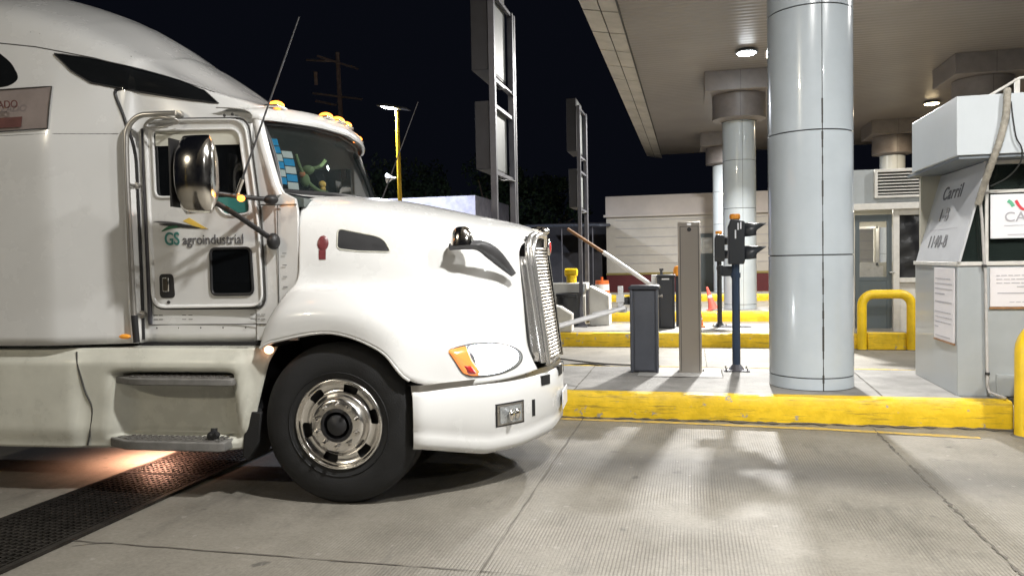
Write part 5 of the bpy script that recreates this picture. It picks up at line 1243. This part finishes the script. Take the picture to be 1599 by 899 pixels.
# --- chassis fairing with recessed steps
def fx_end(z): return -.47-0.21*max(0, (1.05-z)/0.7)**0.8 if z < 1.05 else -.47
rows = []; nz, nx = 40, 90
def sst(a, b_, x):
    t_ = max(0, min(1, (x-a)/(b_-a))); return t_*t_*(3-2*t_)
for i in range(nz+1):
    z = 0.345+0.70*i/nz; r_ = []
    for j in range(nx+1):
        x = -3.7+(fx_end(z)+3.7)*j/nx
        y = 0.015+0.05*sst(0.93, 1.05, z)+0.03*(1-sst(0.345, 0.50, z))
        slant = 0.18*(0.93-z)
        rec = sst(-1.74-slant*0.0+0.10*(z-0.4), -1.56+0.10*(z-0.4), x)*(1-sst(-.80, -.71, x))*sst(0.40, 0.44, z)*(1-sst(0.86, 0.90, z))
        y += 0.13*rec
        y += 0.035*sst(-1.98, -1.86, x)*(1-sst(-.9, -.7, x))*(0.3+0.7*(1-sst(0.6, 1.0, z)))
        if z < 0.9: y += 0.015*sst(.9, .35, z) if False else 0
        y += 0.10*sst(-.66, -.47, x+0.21*max(0, (1.05-z)/0.7)**0.8)
        r_.append((x, y, z))
    rows.append(r_)
b = B(); b.grid(rows); fr = b.make('side_fairing', 'fairing_white', TR, smooth=180, solid=0.012)
b = B(); b.grid([[(-3.7, .07, 1.045), (-2.0, .075, 1.045), (-.55, .09, 1.045), (-.48, .14, 1.045)], [(-3.7, .30, 1.05), (-2.0, .30, 1.05), (-.55, .30, 1.05), (-.48, .30, 1.05)]]); b.make('fairing_top', 'fairing_white', fr)
b = B(); b.tube(cr([(-1.93, .052, 1.02), (-1.90, .02, .93), (-1.86, .03, .75), (-1.82, .045, .62), (-1.85, .05, .45), (-1.88, .06, .36)], 5), 0.006, n=6); b.make('fairing_seam', 'seam', fr, smooth=60)
for (x0, x1, z, th) in ((-1.64, -.72, .855, .055), (-1.70, -.79, .425, .07)):
    b = B(); pl = [(x0-0.02, .16), (x0, .06), (x0+0.16, -0.018), (x0+0.28, -.03), (x1-0.03, -.03), (x1, -0.01), (x1, .16)]
    b.prism([(x, y, z-th) for x, y in pl], (0, 0, th-0.006)); st = b.make('step', 'step_grey', TR, bevel=0.008)
    b = B(); pl2 = [(x0+0.03, .155), (x0+0.05, .07), (x0+0.2, 0.0), (x1-0.04, -0.01), (x1-0.04, .155)]; b.prism([(x, y, z-0.006) for x, y in pl2], (0, 0, 0.005)); 
    xx = x0+0.14
    while xx < x1-0.05:
        for yy in (0.02, 0.06, 0.10): b.box((xx, yy, z-0.001), (xx+0.018, yy+0.018, z+0.005))
        xx += 0.042
    b.make('tread_plate', 'tread', st)
b = B(); b.ball((-.90, .04, .455), (.045, .035, .03)); b.cyl((-.90, .04, .45), (-.90, .05, .50), 0.022); b.cyl((-.93, .03, .44), (-.86, .02, .47), .018); b.make('hose_fitting', 'black_plastic', TR, smooth=60)
# black belly box added to block light in the gap between body and fairing
b = B(); b.box((-3.7, .20, .47), (-.62, 2.24, 1.068)); b.make('belly_block', 'dark', TR)
b = B(); b.box((-3.7, .75, .62), (1.15, .85, .90)); b.box((-3.7, 1.59, .62), (1.15, 1.69, .90)); b.box((0.9, .8, .55), (1.0, 1.64, .78)); b.make('frame_rail', 'dark', TR)
b = B(); b.box((-.55, .70, .75), (1.0, 1.74, 1.55)); b.make('engine_block', 'dark', TR)
b = B(); b.cyl((0, .2, .50), (0, 2.24, .50), 0.06); b.box((-.06, .55, .42), (.06, 1.9, .54)); b.make('front_axle', 'dark', TR)
b = B(); b.prism([(-.70, .10, .62), (-.58, .10, .60), (-.60, .10, .40), (-.69, .10, .26), (-.73, .10, .30)], (0, 0.30, 0)); b.make('mud_flap', 'rubber', TR, bevel=0.01)
# warm work lamp below the chassis
b = B(); b.cyl((-2.05, 1.10, .46), (-2.05, 1.10, .42), .04, .05, 16); wl = b.make('chassis_lamp', 'black_plastic', TR, smooth=40)
b = B(); b.cyl((-2.05, 1.10, .42), (-2.05, 1.10, .414), .038, .038, 16); b.make('chassis_lens', 'warm_bulb', wl)
ll = bpy.data.lights.new('chassis_light', 'SPOT'); ll.energy = 95.0; ll.color = (1.0, .50, .33); ll.shadow_soft_size = .03; ll.spot_size = math.radians(150); ll.spot_blend = 0.9
lo = bpy.data.objects.new('chassis_light', ll); COL.objects.link(lo); lo.parent = wl; lo.location = (-2.05, 1.10, .40)
# --- wheels
def wheel(y, sg, x=0.0):
    c = (x, y, .543); R_ = .543
    b = B(); w = .28
    prof = [(.300, 0.020), (.33, .004), (.40, -.006), (.465, .004), (.500, .018), (.525, .040), (.540, .065), (.543, .10), (.543, .24), (.522, .27), (.40, .285), (.30, .27)]
    b.lathe([(r, h*sg) for r, h in prof], c, axis='y', n=96)
    ty = b.make('tyre', 'rubber', TR, smooth=50)
    b = B()
    for h in (.075, .115, .16, .205, .245): b.lathe([(.5442, (h-.006)*sg), (.5442, (h+.006)*sg)], c, axis='y', n=96)
    b.make('tread_groove', 'dark', ty)
    b = B()
    for r in (.345, .462): b.lathe([(r-.003, (.0 if r < .45 else .010)*sg), (r, (-.0065 if r < .45 else .008)*sg), (r+.003, (.0 if r < .45 else .012)*sg)], c, axis='y', n=96)
    b.make('sidewall_rib', 'rubber', ty, smooth=60)
    b = B()
    prof = [(.308, .012), (.300, -.002), (.290, -.004), (.283, .006), (.272, .030), (.235, .042), (.205, .030), (.185, -.004), (.172, -.022), (.150, -.030), (.112, -.032)]
    # disc with oval hand holes left open
    dens = cr(prof, 6); n = 216; rings = []
    for r, h in dens:
        rings.append([b.v((c[0]+r*math.cos(2*PI*i/n), c[1]+h*sg, c[2]+r*math.sin(2*PI*i/n))) for i in range(n)])
    for k in range(len(rings)-1):
        rm = (dens[k][0]+dens[k+1][0])/2
        for i in range(n):
            ph = ((i+0.5)/n*6+0.3) % 1.0   # six long holes
            if .212 < rm < .268 and abs(ph-0.5) < 0.20-0.05*(abs(rm-.24)/.028)**4: continue
            b.face([rings[k][i], rings[k][(i+1) % n], rings[k+1][(i+1) % n], rings[k+1][i]])
    rim = b.make('rim', 'rim_metal', ty, smooth=60)
    b = B(); b.lathe([(.29, .06), (.19, .09), (0.0, .10)], c, axis='y', n=40) if sg > 0 else b.lathe([(.29, -.06), (.19, -.09), (0.0, -.10)], c, axis='y', n=40); b.make('brake_drum', 'dark', rim)
    b = B(); b.lathe([(.112, -.032*sg), (.090, -.037*sg), (.084, .01*sg), (.07, .02*sg), (.068, -.03*sg), (.05, -.045*sg), (0.0, -.05*sg)], c, axis='y', n=40); b.make('hub', 'black_plastic', rim, smooth=40)
    for i in range(10):
        a = 2*PI*(i+.5)/10; px, pz = c[0]+.142*math.cos(a), c[2]+.142*math.sin(a)
        b = B(); b.cyl((px, c[1]-.030*sg, pz), (px, c[1]-.042*sg, pz), .022, .020, 12); b.cyl((px, c[1]-.042*sg, pz), (px, c[1]-.078*sg, pz), .0175, .013, 12); b.make('lug_nut', 'chrome', rim, smooth=40)
    return ty
wheel(.035, 1); wheel(2*YC-.035, -1)

# --- things lying behind the windshield
def on_glass(s_, t_, d):   # s_ from the near edge to the far edge, t_ from the base to the top, d behind the pane
    i = s_*(len(base)-1); k = int(i); f = i-k
    a = Vector(base[k]).lerp(Vector(base[min(k+1, len(base)-1)]), f); c = Vector(top[k]).lerp(Vector(top[min(k+1, len(base)-1)]), f)
    p = a.lerp(c, t_); return (p.x+0.02*math.sin(PI*t_)-d, p.y+d*0.4, p.z)
rs = random.Random(4)
for c_, (s0, s1, t0, n_) in enumerate(((0.025, 0.095, 0.10, 6), (0.10, 0.17, 0.04, 5))):
    for i in range(n_):
        ta = t0+0.115*i; tb = ta+0.10; sh = -0.012*i*0
        b = B(); b.grid([[on_glass(s0+(s1-s0)*k/4, t_, 0.012) for k in range(5)] for t_ in (ta, (ta+tb)/2, tb)])
        b.make('windshield_sticker', 'bottle_blue' if (i+c_) % 2 == 0 or (c_ == 0 and i == 5) else 'bottle_white', wsd, solid=0.003)
t = thing('plush_toy', 'long limbed green plush toy hanging inside the windshield', 'toy', (-2.28, 4.52, 0), math.radians(4))
b = B()
b.tube(cr([(-.47, .52, 2.40), (-.465, .55, 2.34), (-.45, .58, 2.27), (-.44, .60, 2.22)], 5), 0.013, n=8); b.tube(cr([(-.33, .72, 2.38), (-.36, .70, 2.335), (-.40, .66, 2.315), (-.44, .62, 2.32)], 5), 0.014, n=8)
b.tube(cr([(-.44, .60, 2.24), (-.41, .62, 2.19), (-.36, .66, 2.145), (-.31, .70, 2.13)], 5), 0.016, n=8); b.ball((-.43, .63, 2.30), (.05, .03, .035)); b.ball((-.44, .60, 2.22), (.035, .03, .05))
b.make('limbs', 'plush_green', t, smooth=180)
b = B(); b.ball((-.455, .585, 2.262), (.025, .026, .025)); b.make('face', 'plush_brown', t, smooth=180)
b = B(); b.ball((-.36, .72, 2.20), (.028, .026, .028)); b.ball((-.355, .72, 2.165), (.02, .02, .02)); b.make('charm', 'logo_yellow', t, smooth=180)
